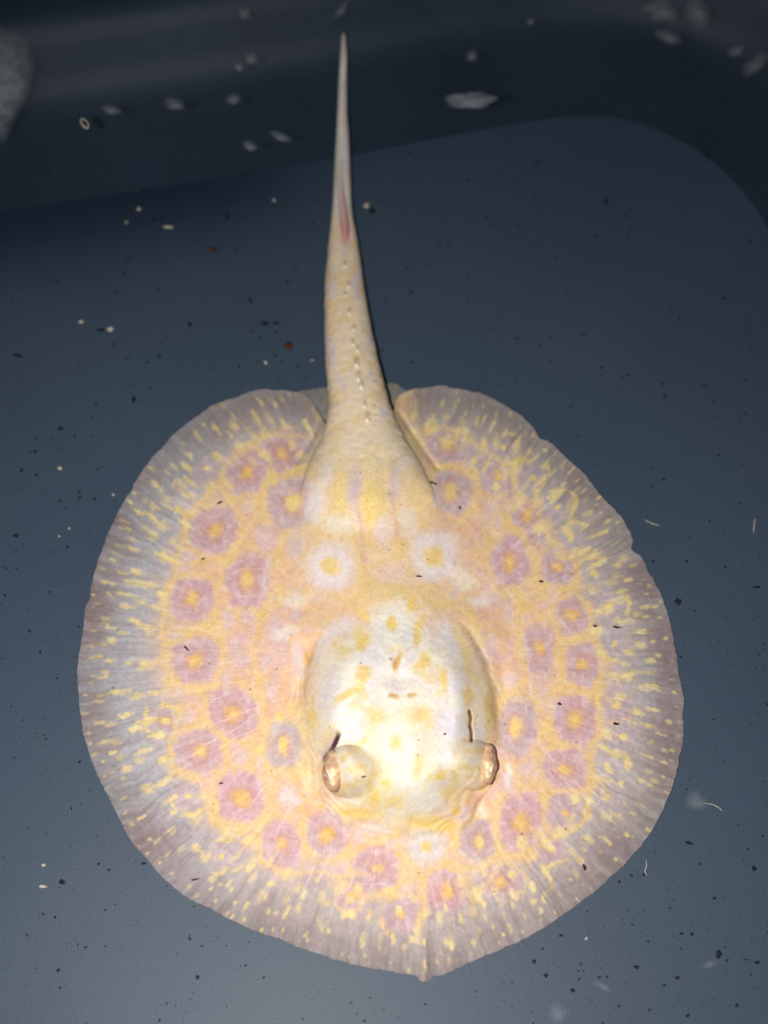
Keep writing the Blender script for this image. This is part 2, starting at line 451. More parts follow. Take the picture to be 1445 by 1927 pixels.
# ocellus: x, y, rx, ry, spot rx, spot ry, tone (0 pink .. 1 grey, 2 white)
OC = [(532, 852, 40, 40, 11, 11, .3), (463, 892, 40, 44, 11, 15, .3), (552, 947, 48, 52, 16, 19, .6), (358, 933, 30, 28, 7, 6, 1), (405, 996, 45, 46, 15, 15, .3), (467, 1092, 44, 56, 14, 20, .05),
      (361, 1130, 42, 44, 13, 16, .25), (391, 882, 24, 22, 6, 5, .8), (624, 1067, 52, 50, 19, 20, 2), (368, 1245, 44, 48, 16, 18, .25), (435, 1341, 47, 52, 17, 17, .05), (374, 1413, 42, 40, 11, 12, .25),
      (453, 1503, 44, 50, 17, 18, .05), (529, 1589, 38, 44, 11, 13, .1), (615, 1568, 40, 44, 15, 16, .35), (310, 1358, 32, 28, 10, 8, .7), (351, 1498, 30, 30, 6, 6, .8), (534, 1404, 38, 50, 11, 20, .9),
      (553, 1496, 30, 24, 0, 0, .9), (419, 1609, 34, 28, 6, 6, .8), (709, 1636, 42, 42, 10, 9, .15), (801, 1592, 42, 42, 13, 13, 1.4), (900, 1584, 36, 40, 10, 14, .6), (840, 1679, 42, 40, 14, 14, .0),
      (757, 1723, 34, 34, 9, 10, .3), (940, 1659, 36, 36, 11, 13, .3), (666, 1686, 30, 36, 9, 9, .15), (984, 1549, 44, 58, 17, 20, .1), (1063, 1448, 42, 40, 12, 11, .15), (1081, 1353, 45, 46, 15, 16, .2),
      (973, 1365, 36, 56, 14, 20, .6), (1095, 1251, 36, 42, 12, 11, .35), (1015, 1221, 32, 52, 12, 15, .25), (1075, 1160, 34, 36, 13, 13, .35), (1153, 1206, 30, 28, 6, 6, .9), (1160, 1326, 33, 32, 9, 8, .7),
      (1174, 1386, 30, 28, 6, 6, .9), (1142, 1441, 32, 30, 6, 6, .9), (1137, 1503, 30, 30, 6, 6, .9), (1063, 1528, 36, 36, 7, 8, .5), (913, 1217, 22, 30, 0, 0, .3), (843, 839, 42, 30, 14, 10, .5),
      (850, 927, 38, 42, 14, 17, .6), (934, 896, 34, 38, 9, 12, .5), (995, 973, 34, 38, 11, 14, .4), (958, 1056, 38, 50, 13, 20, .2), (1046, 1067, 33, 36, 11, 12, .4), (950, 844, 28, 24, 6, 6, .9),
      (999, 896, 28, 26, 6, 6, .9), (1048, 952, 28, 26, 6, 6, 1), (1076, 1015, 28, 28, 6, 8, 1), (1120, 1081, 28, 28, 8, 8, 1), (1150, 1143, 30, 28, 9, 8, .9), (817, 1047, 52, 52, 22, 22, 2),
      (927, 965, 20, 36, 0, 0, .4), (449, 1225, 20, 30, 0, 0, .15), (446, 1420, 18, 26, 0, 0, .1), (1010, 1290, 22, 26, 0, 0, .2), (505, 1100, 14, 50, 0, 0, .1), (520, 1200, 20, 40, 0, 0, .2), (500, 1010, 18, 26, 0, 0, .3),
      (1000, 1455, 28, 22, 0, 0, .15), (600, 1640, 30, 22, 0, 0, .15), (745, 1590, 22, 14, 0, 0, .4), (560, 1250, 14, 44, 0, 0, .8), (925, 1110, 22, 34, 0, 0, .3), (1035, 1600, 32, 28, 8, 8, .5)]
_fr = random.Random(3)
for _ in range(900):
    fx_, fy_ = _fr.uniform(260, 1200), _fr.uniform(850, 1700)
    if math.hypot((fx_ - 735) / 430, (fy_ - 1250) / 450) > 1 or math.hypot((fx_ - 748) / 190, (fy_ - 1335) / 235) < 1.05: continue
    if abs(fx_ - 710) < 110 and fy_ < 1140: continue
    if any(math.hypot(fx_ - o[0], fy_ - o[1]) < 0.8 * max(o[2], o[3]) + 19 for o in OC): continue
    OC.append((fx_, fy_, _fr.uniform(8, 17), _fr.uniform(12, 26), 0, 0, _fr.uniform(0.0, .6)))
    if len(OC) > 125: break
THORNS = [(649, 503, 5), (656, 541, 5), (650, 558, 4), (657, 592, 5), (666, 622, 4.5), (664, 650, 5), (673, 662, 5), (671, 690, 7), (674, 716, 7), (680, 731, 6.5), (686, 766, 5), (691, 793, 7), (696, 838, 4)]
NETL = [[(600, 838), (568, 823), (518, 816), (469, 841), (430, 870), (398, 926), (349, 982), (341, 1030), (335, 1060), (318, 1110), (305, 1160), (308, 1220), (318, 1290), (340, 1330), (322, 1400), (330, 1450), (385, 1470), (400, 1530), (425, 1565)],
        [(590, 885), (548, 890), (510, 910), (490, 950), (470, 990), (452, 1040), (420, 1060), (412, 1100), (408, 1160), (414, 1200), (420, 1260), (400, 1295), (378, 1300), (380, 1350), (420, 1395), (425, 1440), (400, 1470), (405, 1540), (450, 1562), (490, 1550), (520, 1530)],
        [(560, 1000), (522, 1030), (512, 1090), (505, 1140), (482, 1180), (472, 1230), (490, 1290), (500, 1370), (500, 1420), (515, 1450), (560, 1460), (580, 1510), (570, 1540), (572, 1580), (590, 1620), (640, 1620), (665, 1610)], [(312, 1290), (350, 1300), (400, 1292)], [(318, 1185), (360, 1190), (410, 1180)], [(345, 1060), (385, 1055), (430, 1045)], [(430, 940), (470, 945), (495, 940)],
        [(440, 1570), (480, 1560), (490, 1620), (540, 1645), (580, 1640), (640, 1650), (690, 1690), (735, 1680), (780, 1650), (840, 1630), (880, 1635), (920, 1625), (955, 1610), (1030, 1590), (1050, 1575)], [(870, 1620), (858, 1580), (840, 1550)], [(795, 1650), (798, 1700), (790, 1750)], [(890, 1720), (900, 1680), (950, 1615)], [(660, 1600), (690, 1590), (740, 1570), (760, 1620), (790, 1640)],
        [(790, 812), (830, 800), (870, 815), (900, 835), (930, 860), (968, 885), (972, 930), (1010, 950), (1030, 1000), (1060, 1030), (1085, 1060), (1085, 1110), (1110, 1150), (1118, 1200), (1130, 1250), (1128, 1300), (1130, 1370), (1110, 1420), (1112, 1480), (1100, 1540), (1060, 1570), (1020, 1590)],
        [(815, 880), (850, 880), (885, 885), (900, 930), (930, 945), (955, 990), (985, 1020), (1004, 1060), (1005, 1120), (1040, 1125), (1048, 1180), (1055, 1230), (1060, 1290), (1030, 1310), (1028, 1380), (1040, 1405), (1010, 1420), (1015, 1480), (1030, 1500), (1024, 1560)], [(925, 965), (915, 1010), (915, 1060), (930, 1110), (975, 1120), (978, 1180), (990, 1280), (1010, 1310)], [(930, 1430), (950, 1440), (1010, 1480)], [(945, 1500), (935, 1560), (945, 1610)], [(1000, 1100), (1040, 1110), (1080, 1105)], [(1050, 1205), (1090, 1200), (1118, 1200)], [(1060, 1300), (1095, 1302), (1130, 1290)]]
# head and back blotches: x, y, rx, ry, angle, colour, strength
HYE = lin(246, 210, 110)
HB = [(737, 1173, 44, 44, 0, WHT, 1), (737, 1173, 13, 17, 0, HYE, 1), (700, 1230, 24, 50, 0, BLU, .7), (770, 1225, 16, 50, 0, BLU, .7), (746, 1246, 8, 20, .1, lin(216, 168, 84), 1), (683, 1208, 15, 14, .3, HYE, .9), (683, 1267, 15, 14, .2, HYE, .9),
      (741, 1308, 9, 5, 0, lin(214, 166, 76), .9), (773, 1307, 9, 5, 0, lin(214, 166, 76), .9), (749, 1398, 70, 70, 0, HYE, .45), (749, 1398, 44, 46, 0, WHT, 1), (749, 1398, 16, 18, 0, HYE, 1), (583, 1236, 10, 20, .3, lin(214, 166, 88), .9),
      (725, 1471, 9, 9, 0, HYE, .8), (784, 1450, 11, 26, .1, HYE, .85), (832, 1459, 10, 10, 0, HYE, 1), (839, 1495, 17, 11, -.5, HYE, .9), (860, 1525, 9, 9, 0, HYE, .9), (704, 1502, 12, 14, 0, HYE, .9), (747, 1507, 13, 12, 0, HYE, .7),
      (668, 1530, 40, 14, .35, HYE, .85), (708, 1345, 22, 20, 0, HYE, .7), (795, 1345, 26, 18, 0, HYE, .7), (649, 1315, 34, 9, -.5, HYE, .9), (787, 1190, 9, 34, .1, HYE, .9), (800, 1245, 10, 22, .2, HYE, .8), (839, 1277, 9, 24, 0, HYE, .8),
      (846, 1364, 26, 28, 0, BLU, 1), (666, 1367, 18, 24, 0, BLU, 1), (687, 1160, 12, 14, 0, HYE, .8), (776, 1140, 9, 16, 0, HYE, .8), (882, 1310, 9, 28, 0, HYE, .8), (640, 1180, 30, 16, -.6, BLU, .7), (845, 1200, 16, 40, -.3, BLU, .7), (850, 1250, 14, 30, -.2, BLU, .6), (860, 1285, 16, 24, 0, BLU, .8),
      (620, 1300, 24, 30, .5, BLU, .7), (610, 1215, 14, 30, .4, BLU, .7), (880, 1240, 10, 60, -.35, HYE, .6), (815, 1548, 60, 14, .1, HYE, .8), (700, 1560, 30, 12, 0, BLU, .6), (800, 1500, 40, 30, 0, WHT, .8), (765, 1440, 22, 60, 0, WHT, .7), (690, 1440, 14, 30, 0, WHT, .7), (836, 1420, 18, 18, 0, BLU, .6),
      (617, 1388, 14, 22, .3, HYE, .6), (630, 1338, 18, 18, 0, BLU, .6), (900, 1390, 12, 30, 0, BLU, .7), (592, 1340, 8, 40, 0, HYE, .6), (918, 1330, 5, 60, 0, HYE, .6)]
BB = [(700, 950, 22, 46, .05, YEL, 1), (692, 850, 26, 30, 0, YEL, .9), (667, 910, 15, 42, 0, LIL, .9), (742, 905, 14, 40, .1, LIL, .9), (640, 925, 13, 46, 0, YEL, .85), (614, 890, 14, 30, .1, BLU, .8), (595, 950, 20, 40, 0, BLU, .7), (722, 1000, 20, 34, 0, lin(238, 214, 212), .9), (770, 985, 20, 40, -.3, lin(240, 226, 220), .7), (640, 985, 34, 24, 0, WHT, .7),
      (730, 1075, 34, 20, 0, lin(240, 208, 198), .8), (765, 860, 16, 24, .3, BLU, .6), (660, 820, 14, 34, .0, LIL, .8), (728, 815, 20, 26, 0, LIL, .9), (790, 920, 20, 40, -.2, NET, .7), (555, 1130, 24, 18, 0, WHT, .6), (540, 1190, 30, 12, -.4, WHT, .7), (870, 1090, 26, 20, .4, WHT, .6), (900, 1130, 22, 16, 0, WHT, .6), (560, 1020, 20, 26, 0, LIL, .6),
      (690, 780, 8, 12, 0, YEL, .7), (577, 1170, 30, 10, -.5, NET, .7), (890, 1165, 14, 30, -.4, NET, .8), (955, 1462, 9, 24, .1, WHT, .8), (905, 1530, 16, 14, 0, WHT, .5)]
VEINS = [([(507, 1045), (500, 1075), (497, 1105), (490, 1130), (478, 1160), (472, 1195), (475, 1240), (480, 1290), (487, 1345)], 2.0), ([(430, 1075), (465, 1072), (503, 1076)], 1.5), ([(440, 1125), (480, 1120), (497, 1122)], 1.4), ([(395, 1260), (440, 1245), (474, 1240)], 1.4), ([(400, 1180), (440, 1174), (470, 1170)], 1.4),
         ([(393, 1365), (440, 1345), (486, 1330)], 1.4), ([(360, 1420), (420, 1380), (480, 1345)], 1.5), ([(440, 1540), (480, 1500), (510, 1465), (535, 1445)], 1.8), ([(500, 1620), (525, 1560), (550, 1520)], 1.8), ([(560, 1690), (570, 1640), (590, 1600)], 1.5), ([(983, 1160), (985, 1190), (994, 1225), (996, 1270), (995, 1310), (986, 1350)], 1.8),
         ([(1020, 1410), (1060, 1450), (1085, 1475)], 1.6), ([(1040, 1440), (1070, 1480)], 1.4), ([(940, 1080), (960, 1130), (968, 1190)], 1.6), ([(650, 1690), (660, 1655), (672, 1620)], 1.5), ([(690, 1690), (700, 1650), (708, 1600)], 1.5), ([(905, 1660), (930, 1690), (950, 1700)], 1.5), ([(880, 1700), (905, 1665), (950, 1610)], 1.6), ([(640, 1660), (700, 1665), (740, 1672)], 1.3), ([(360, 1260), (385, 1250)], 1.2), ([(580, 1650), (600, 1610)], 1.2), ([(395, 1320), (430, 1300)], 1.2)]

def warp(x, y):
    wx = x + 5 * noise(x / 36, y / 36, 21) + 2.6 * noise(x / 11, y / 11, 22)
    wy = y + 5 * noise(x / 36, y / 36, 23) + 2.6 * noise(x / 11, y / 11, 24)
    return wx, wy

def lay(col, m, c): return col * (1 - m[:, None]) + np.asarray(c) * m[:, None] if np.ndim(c) == 1 else col * (1 - m[:, None]) + c * m[:, None]

def blot(col, x, y, items):
    for (bx, by, rx, ry, an, c, k) in items:
        R = max(rx, ry) * 1.5 + 4
        ix = np.nonzero((np.abs(x - bx) < R) & (np.abs(y - by) < R))[0]
        if len(ix) == 0: continue
        ca, sa = math.cos(an), math.sin(an); dx = x[ix] - bx; dy = y[ix] - by
        u = (dx * ca + dy * sa) / rx; v = (-dx * sa + dy * ca) / ry
        m = (1 - sstep(0.35, 1.45, np.hypot(u, v) + 0.14 * noise(x[ix] / 6, y[ix] / 6, 58))) * k * 0.92
        col[ix] = lay(col[ix], m, c)
    return col

def pigment(x, y, s, th, disc=True):
    n = len(x)
    X, Y = warp(x, y)
    big = fbm(x / 70, y / 70, 31, 3)
    col = lay(np.tile(NET, (n, 1)), sstep(-0.6, 0.3, big) * 0.85, NETP)
    inner = fbm(x / 20, y / 20, 34, 3)
    col = lay(col, sstep(0.0, 0.5, inner) * 0.6 * (s < 0.85), PINK)
    fine = fbm(x / 5, y / 5, 37, 2)
    col = lay(col, sstep(0.1, 0.7, fine) * 0.35, lin(228, 190, 176))
    col = lay(col, sstep(0.1, 0.7, -fine) * 0.25, lin(246, 216, 152))
    fm = np.zeros(n)
    if disc:
        # pale translucent margin
        fm = sstep(0.68, 0.82, s + 0.03 * noise(th * 7, th * 0, 41) + 0.075 * fbm(x / 26, y / 26, 42, 3))
        fm = fm * (1 - np.exp(-((x - 692) / 88) ** 4) * sstep(1000, 930, y))
        side = sstep(0.1, 0.5, fbm(x / 120, y / 120, 44, 2) * 0.6 + sstep(500, 250, x) * 0.8 + sstep(1150, 1230, x) * sstep(1500, 1380, y) * 0.35)
        mc = lay(np.tile(MAR, (n, 1)), side * 0.7, MBL)
        mc = lay(mc, sstep(0.86, 0.74, s) * 0.6, lin(210, 190, 186))
        edgep = sstep(0.86, 0.98, s) * sstep(-0.2, 0.4, fbm(x / 60, y / 60, 46, 2))
        mc = lay(mc, edgep * 0.7, MPK)
        for (px_, py_, rx_, ry_) in ((1262, 1370, 45, 75), (1215, 1085, 34, 40), (1262, 1215, 30, 40), (290, 1590, 60, 60), (175, 1160, 26, 50), (215, 985, 34, 34), (1160, 1610, 60, 50)):
            mc = lay(mc, np.exp(-((x - px_) / rx_) ** 2 - ((y - py_) / ry_) ** 2) * 0.7, lin(160, 132, 140))
        mc = lay(mc, sstep(1500, 1700, y) * 0.45, lin(200, 180, 180))
        col = col * (1 - fm[:, None]) + mc * fm[:, None]
    # ocelli
    for (ox, oy, rx, ry, ax, ay, tone) in OC:
        R = max(rx, ry) * 1.45 + 10
        ix = np.nonzero((np.abs(X - ox) < R) & (np.abs(Y - oy) < R))[0]
        if len(ix) == 0: continue
        dx = X[ix] - ox; dy = Y[ix] - oy
        d = (np.abs(dx / rx) ** 2.3 + np.abs(dy / ry) ** 2.3) ** (1 / 2.3)
        wdt = 5.5 / min(rx, ry)
        d = d + 0.10 * noise(x[ix] / 8, y[ix] / 8, 54) + 0.05 * noise(x[ix] / 3, y[ix] / 3, 55)
        if tone <= 1:
            fill = lin(214, 170, 177) * (1 - tone) + lin(196, 182, 184) * tone
            if ax == 0: fill = (lin(224, 188, 188) * (1 - tone) + lin(228, 214, 222) * tone)
        else: fill = lin(242, 226, 222) if tone >= 2 else lin(220, 210, 206)
        # yellow ring for the outlying ones
        if tone > 0.45 and tone <= 1 and ax > 0:
            rm = np.exp(-((d - 1.18 - 0.12 * noise(x[ix] / 18, y[ix] / 18, 51)) / 0.15) ** 2) * sstep(-0.1, 0.45, noise(x[ix] / 24, y[ix] / 24, 50)) * 0.85
            col[ix] = lay(col[ix], rm, YEL)
        elif tone < 1.4 and ax > 0:
            rm = np.exp(-((d - 1.16) / 0.15) ** 2) * sstep(-0.5, 0.3, noise(x[ix] / 20, y[ix] / 20, 50)) * 0.75
            col[ix] = lay(col[ix], rm, NET)
        k = 1.0 if ax > 0 else 0.7
        soft = 3.2 if tone >= 1.4 else 1.0
        m = (1 - sstep(1 - wdt * soft * 1.5, 1 + wdt * soft, d)) * k
        f2 = np.tile(fill, (len(ix), 1))
        f2 = lay(f2, sstep(0.25, 0.9, d) * 0.0 + 0.35 * sstep(0.0, 0.6, noise(x[ix] / 9, y[ix] / 9, 52)), lin(236, 214, 214) if tone < 1.2 else BLU)
        # faint darker halo round the spot
        if tone < 1.2 and ax > 9: f2 = lay(f2, (1 - sstep(0.35, 0.75, d)) * 0.5, lin(210, 158, 138))
        col[ix] = lay(col[ix], m, f2)
        if ax > 0:
            ds = np.hypot(dx / ax, dy / ay) + 0.16 * noise(x[ix] / 4, y[ix] / 4, 53)
            sc = ORA if tone < 0.55 else (YEL if tone < 2 else lin(246, 214, 140))
            m = (1 - sstep(0.5, 1.3, ds)) * 0.95
            col[ix] = lay(col[ix], m, sc)
            col[ix] = lay(col[ix], (1 - sstep(0.2, 0.7, ds)) * 0.5, lin(246, 212, 140))
    for ln in NETL:
        bx = [p[0] for p in ln]; by = [p[1] for p in ln]
        ix = np.nonzero((X > min(bx) - 22) & (X < max(bx) + 22) & (Y > min(by) - 22) & (Y < max(by) + 22))[0]
        if len(ix) == 0: continue
        d = seg_dist(X[ix], Y[ix], ln)
        wl = 7.5 + 3 * noise(x[ix] / 25, y[ix] / 25, 56)
        m = np.exp(-(d / wl) ** 2) * (0.62 + 0.3 * noise(x[ix] / 4, y[ix] / 4, 60))
        col[ix] = lay(col[ix], np.clip(m, 0, 0.9), lin(240, 205, 138))
    # back and head
    wb = np.exp(-((x - np.interp(y, [800, 1000, 1150], [690, 705, 735])) / np.interp(y, [800, 1000, 1150], [80, 125, 150])) ** 4) * sstep(1180, 1120, y)
    cr = lay(np.tile(lin(246, 212, 150), (n, 1)), sstep(-0.1, 0.5, fbm(x / 26, y / 26, 57, 3)) * 0.6, lin(244, 224, 204))
    white_oc = np.maximum(1 - sstep(0.8, 1.1, np.hypot((X - 624) / 52, (Y - 1067) / 50)), 1 - sstep(0.8, 1.1, np.hypot((X - 817) / 52, (Y - 1047) / 52)))
    col = col * (1 - (wb * (1 - white_oc) * 0.85)[:, None]) + cr * (wb * (1 - white_oc) * 0.85)[:, None]
    col = blot(col, X, Y, BB)
    e = dome_e(X, Y)
    topc = sstep(0.3, 0.9, (1335 - y) / 215)
    hm = 1 - sstep(0.72 - 0.22 * topc, 1.08 - 0.04 * topc, e + 0.10 * fbm(x / 24, y / 24, 67, 2) - 0.02)
    hb = lay(np.tile(lin(249, 241, 226), (n, 1)), sstep(-0.05, 0.5, fbm(x / 34, y / 34, 61, 3)) * 0.8, lin(247, 221, 142))
    hb = lay(hb, sstep(0.05, 0.5, fbm(x / 30, y / 30, 64, 3)) * 0.35, BLU)
    hb = lay(hb, sstep(0.55, 0.95, e) * (0.45 + 0.45 * fbm(x / 28, y / 28, 77, 2)), lin(246, 222, 172))
    hb = lay(hb, sstep(0.1, 0.5, fbm(x / 20, y / 40, 79, 2)) * 0.35, lin(238, 218, 226))
    col = col * (1 - hm[:, None]) + hb * hm[:, None]
    rim = np.exp(-((e - 0.98) / 0.06) ** 2) * sstep(-0.3, 0.3, noise(x / 30, y / 30, 66))
    col = lay(col, rim * 0.55, lin(236, 208, 140))
    col = blot(col, X, Y, HB)
    col = lay(col, np.exp(-(seg_dist(X, Y, FOLDR) / 7) ** 2) * 0.55 * sstep(1150, 1200, y) * (0.7 + 0.3 * noise(y / 20, x * 0, 18)), lin(196, 164, 104))  # yellow-brown skin fold, with the fold's shadow painted in
    col = lay(col, np.exp(-(seg_dist(X, Y, FOLDR2) / 4.5) ** 2) * 0.65, lin(176, 142, 84))  # shadow below the right eye, painted as a brown crease line
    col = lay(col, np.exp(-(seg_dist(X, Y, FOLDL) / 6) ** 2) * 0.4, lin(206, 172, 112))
    # eye mounds: cream with a yellow skirt
    for (kx, ky, ra, rb) in KNOBS:
        d = np.hypot((x - kx) / ra, (y - ky) / rb)
        col = lay(col, (1 - sstep(0.6, 1.1, d)) * 0.8, lin(248, 229, 198))
        col = lay(col, (1 - sstep(0.7, 1.1, d)) * 0.7 * sstep(0.0, 0.45, fbm(x / 17, y / 17, 70, 2)), lin(240, 208, 134))
        col = lay(col, np.exp(-((d - 0.98) / 0.16) ** 2) * 0.4 * sstep(-0.2, 0.5, noise(x / 16, y / 16, 68) + (0.5 if True else 0)), lin(226, 196, 118))
        col = lay(col, (1 - sstep(0.0, 0.55, d)) * sstep(-0.1, 0.5, noise(x / 12, y / 12, 69)) * 0.7, lin(240, 228, 232))
        sg = -1 if kx < 745 else 1
        col = lay(col, sstep(0.25, 0.75, sg * (x - kx) / ra) * (1 - sstep(0.9, 1.08, d)) * 0.7, lin(226, 178, 150))
    # spiracle throats
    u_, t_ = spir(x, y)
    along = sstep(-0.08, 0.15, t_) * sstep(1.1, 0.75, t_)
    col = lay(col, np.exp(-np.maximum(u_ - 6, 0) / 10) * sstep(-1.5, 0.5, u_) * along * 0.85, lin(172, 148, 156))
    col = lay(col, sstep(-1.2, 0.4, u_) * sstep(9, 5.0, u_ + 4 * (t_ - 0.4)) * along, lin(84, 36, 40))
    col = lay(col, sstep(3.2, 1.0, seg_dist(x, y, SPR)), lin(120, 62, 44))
    # pink seams along the spine
    sm = np.minimum(seg_dist(X, Y, [(668, 865), (670, 900), (676, 960), (679, 1020), (690, 1060)]), seg_dist(X, Y, [(736, 870), (738, 920), (744, 975), (748, 1010)]))
    col = lay(col, np.exp(-(sm / 5) ** 2) * 0.5, lin(226, 176, 182))
    # tail
    tm = sstep(965, 790, y) * sstep(1.25, 0.9, np.abs(x - tail_c(y)) / tail_w(y))
    tc = lay(np.tile(lin(244, 222, 190), (n, 1)), sstep(0.0, 0.5, fbm(x / 24 + 3, y / 34, 71, 3)) * 0.9, lin(226, 208, 212))
    tc = lay(tc, sstep(0.1, 0.5, fbm(x / 18, y / 24, 74, 2)) * 0.6, lin(240, 208, 150))
    tc = lay(tc, sstep(430, 380, y), lin(238, 230, 218))
    tc = lay(tc, sstep(430, 330, y) * sstep(-2, 6, x - tail_c(y)) * 0.6, lin(226, 204, 204))
    tc = lay(tc, sstep(170, 70, y) * 0.6, lin(206, 188, 186))
    col = col * (1 - tm[:, None]) + tc * tm[:, None]
    col = lay(col, np.exp(-(seg_dist(x, y, [(650, 452), (646, 400), (646, 360)]) / 10) ** 2) * 0.8 * sstep(350, 410, y), lin(228, 164, 162))
    for (px_, py_, pr_) in THORNS:
        d = np.hypot((x - px_) / (pr_ * 0.9), (y - py_ + pr_ * 1.9) / (pr_ * 1.1))
        col = lay(col, (1 - sstep(0.4, 1.2, d)) * 0.75, lin(190, 156, 106))
    for (vp, vw) in VEINS:
        bx = [p[0] for p in vp]; by = [p[1] for p in vp]
        ix = np.nonzero((X > min(bx) - 12) & (X < max(bx) + 12) & (Y > min(by) - 12) & (Y < max(by) + 12))[0]
        if len(ix) == 0: continue
        d = seg_dist(X[ix], Y[ix], vp)
        col[ix] = lay(col[ix], np.exp(-(d / (vw * 1.2)) ** 2) * 0.6 * (0.6 + 0.4 * noise(X[ix] / 12, Y[ix] / 12, 59)), lin(246, 222, 216))
    return col, fm

random.seed(7)
NT, NR = 2200, 380
th = np.linspace(-math.pi, math.pi, NT, endpoint=False)
ro = outline_smooth(th)
# fin rays give the hem a faint scallop
ro = ro + 1.3 * noise(th * 37, th * 0 + 4, 81) + 0.7 * noise(th * 140, th * 0 + 9, 82)
ro = ro + 10 * sstep(15, 8, np.abs(C0[0] + ro * np.cos(th) - 799)) * (np.sin(th) > 0)
sr = np.linspace(0.004, 1.0, NR)
TH = np.repeat(th, NR); S = np.tile(sr, NT); RO = np.repeat(ro, NR)
X = C0[0] + np.cos(TH) * RO * S; Y = C0[1] + np.sin(TH) * RO * S
Hh = height(X, Y, S)
# hem lifts and dips
lift = sstep(0.72, 1.0, S)
Hh = Hh + lift * (3.2 * (noise(TH * 9, TH * 0, 83) + 0.6) + 1.8 * noise(TH * 26, S * 3, 84))
Hh = Hh + lift * 7 * np.exp(-((X - 1190) / 26) ** 2 - ((Y - 1035) / 22) ** 2) + lift * 8 * np.exp(-((X - 1025) / 26) ** 2 - ((Y - 825) / 22) ** 2) + lift * 6 * np.exp(-((X - 172) / 20) ** 2 - ((Y - 1125) / 16) ** 2)
# fin ray corrugation, stronger outside
TW = TH + 0.012 * noise(X / 45, Y / 45, 88) + 0.005 * noise(X / 15, Y / 15, 90)
strk = noise(TW * 70, S * 6, 85) * 0.6 + noise(TW * 150, S * 9, 86) * 0.5
Hh = Hh + strk * (0.3 + 0.55 * sstep(0.62, 0.9, S)) * sstep(0.35, 0.55, S) * (1 - np.exp(-((X - 695) / 110) ** 4) * sstep(1100, 980, Y))
Hh = np.maximum(Hh, 1.6)
Ccol, FM = pigment(X, Y, S, TH)

# yellow flecks of the margin, longer along the fin rays
G = Ccol.reshape(NT, NR, 3); XG = X.reshape(NT, NR); YG = Y.reshape(NT, NR)
def fleck(t0, s0, la, lr, c=YEL, k=0.95):
    r0 = float(np.interp(t0, th, ro))
    wt = la * 1.9 / (r0 * s0); i0 = int((t0 - wt + math.pi) / (2 * math.pi) * NT); i1 = int((t0 + wt + math.pi) / (2 * math.pi) * NT) + 1
    j0 = max(0, int((s0 - 1.9 * lr / r0) * NR)); j1 = min(NR, int((s0 + 1.9 * lr / r0) * NR) + 1)
    ii = np.arange(i0, i1 + 1) % NT
    sub = G[ii, j0:j1]
    dt = (((th[ii] - t0 + math.pi) % (2 * math.pi)) - math.pi)[:, None] * r0 * s0
    dr = (sr[j0:j1][None] - s0) * r0
    xx = XG[ii, j0:j1]; yy = YG[ii, j0:j1]
    d = np.hypot(dt / la, dr / lr) + 0.34 * noise(xx / 7, yy / 7, 91) + 0.20 * noise(xx / 3, yy / 3, 92)
    m = ((1 - sstep(0.35, 1.25, d)) * k)[..., None]
    G[ii, j0:j1] = sub * (1 - m) + c * m
for (s0, n0, la, lr) in ((0.755, 60, 9.5, 11), (0.80, 78, 9, 13), (0.85, 92, 7.5, 12), (0.895, 108, 6, 10), (0.935, 120, 4.6, 8), (0.972, 140, 3.8, 5.5)):
    for k in range(n0):
        t0 = -math.pi + (k + random.uniform(-.42, .42)) * 2 * math.pi / n0
        if -1.85 < t0 < -1.50: continue                   # tail root
        if random.random() < 0.13: continue
        up = 1.35 if -2.9 < t0 < -0.3 else 1.0
        left = 1.25 if abs(t0) > 2.6 else 1.0
        fleck(t0, min(0.99, s0 + random.uniform(-.02, .02)), la * random.uniform(.6, 1.35), lr * random.uniform(.7, 1.6) * left * (up if s0 > .8 else 1), lin(243, 219, 152) * random.uniform(.94, 1.05), random.uniform(.5, .95))
Ccol = G.reshape(-1, 3)
# darker grooves between fin rays
gro = sstep(0.15, 0.75, strk + 0.35 * fbm(X / 40, Y / 40, 87, 2)) * (0.55 + 0.45 * noise(X / 60, Y / 60, 89)) * (0.20 * sstep(0.5, 0.72, S) + 0.16 * sstep(0.70, 0.95, S)) * (1 - sstep(0.0, 0.3, 1 - dome_e(X, Y)))
_bk = np.exp(-((X - 695) / 110) ** 4) * sstep(1100, 980, Y)
Ccol = lay(Ccol, gro * (1 - _bk), lin(140, 112, 120))
pale_strk = sstep(0.2, 0.7, -strk) * 0.14 * sstep(0.45, 0.8, S) * (1 - _bk)  # paler streaks alternating with the dark ones
Ccol = lay(Ccol, pale_strk, lin(240, 228, 222))
backm = np.exp(-((X - np.interp(Y, [800, 1000, 1150], [690, 705, 735])) / 120) ** 4) * sstep(1180, 1120, Y)
keep = (1 - sstep(0.0, 0.25, 1.02 - dome_e(X, Y))) * (1 - 0.85 * backm)
stri = noise(TW * 150, S * 14, 111) * 0.6 + noise(TW * 26, S * 110, 112) * 0.5 + noise(TW * 40, S * 45, 113) * 0.3
Ccol = Ccol * (1 + (0.10 * stri * sstep(0.2, 0.4, S) * keep)[:, None] * np.array([0.7, 1.0, 1.05])[None])
gr = noise(X / 2.6, Y / 2.6, 114) * 0.6 + noise(X / 6, Y / 6, 115) * 0.5
Ccol = np.clip(Ccol * (1 + 0.105 * gr)[:, None], 0, 1)
hind = sstep(900, 770, Y)
dist_edge = (1 - S) * RO
THIN = sstep(105, 4, dist_edge) * (0.46 + 0.24 * hind) + FM * 0.10
THIN = THIN * (1 - np.exp(-((X - 690) / 75) ** 6) * sstep(1000, 930, Y))
yel = np.clip((Ccol[:, 0] - Ccol[:, 2]) * 2.2 - 0.35, 0, 1)
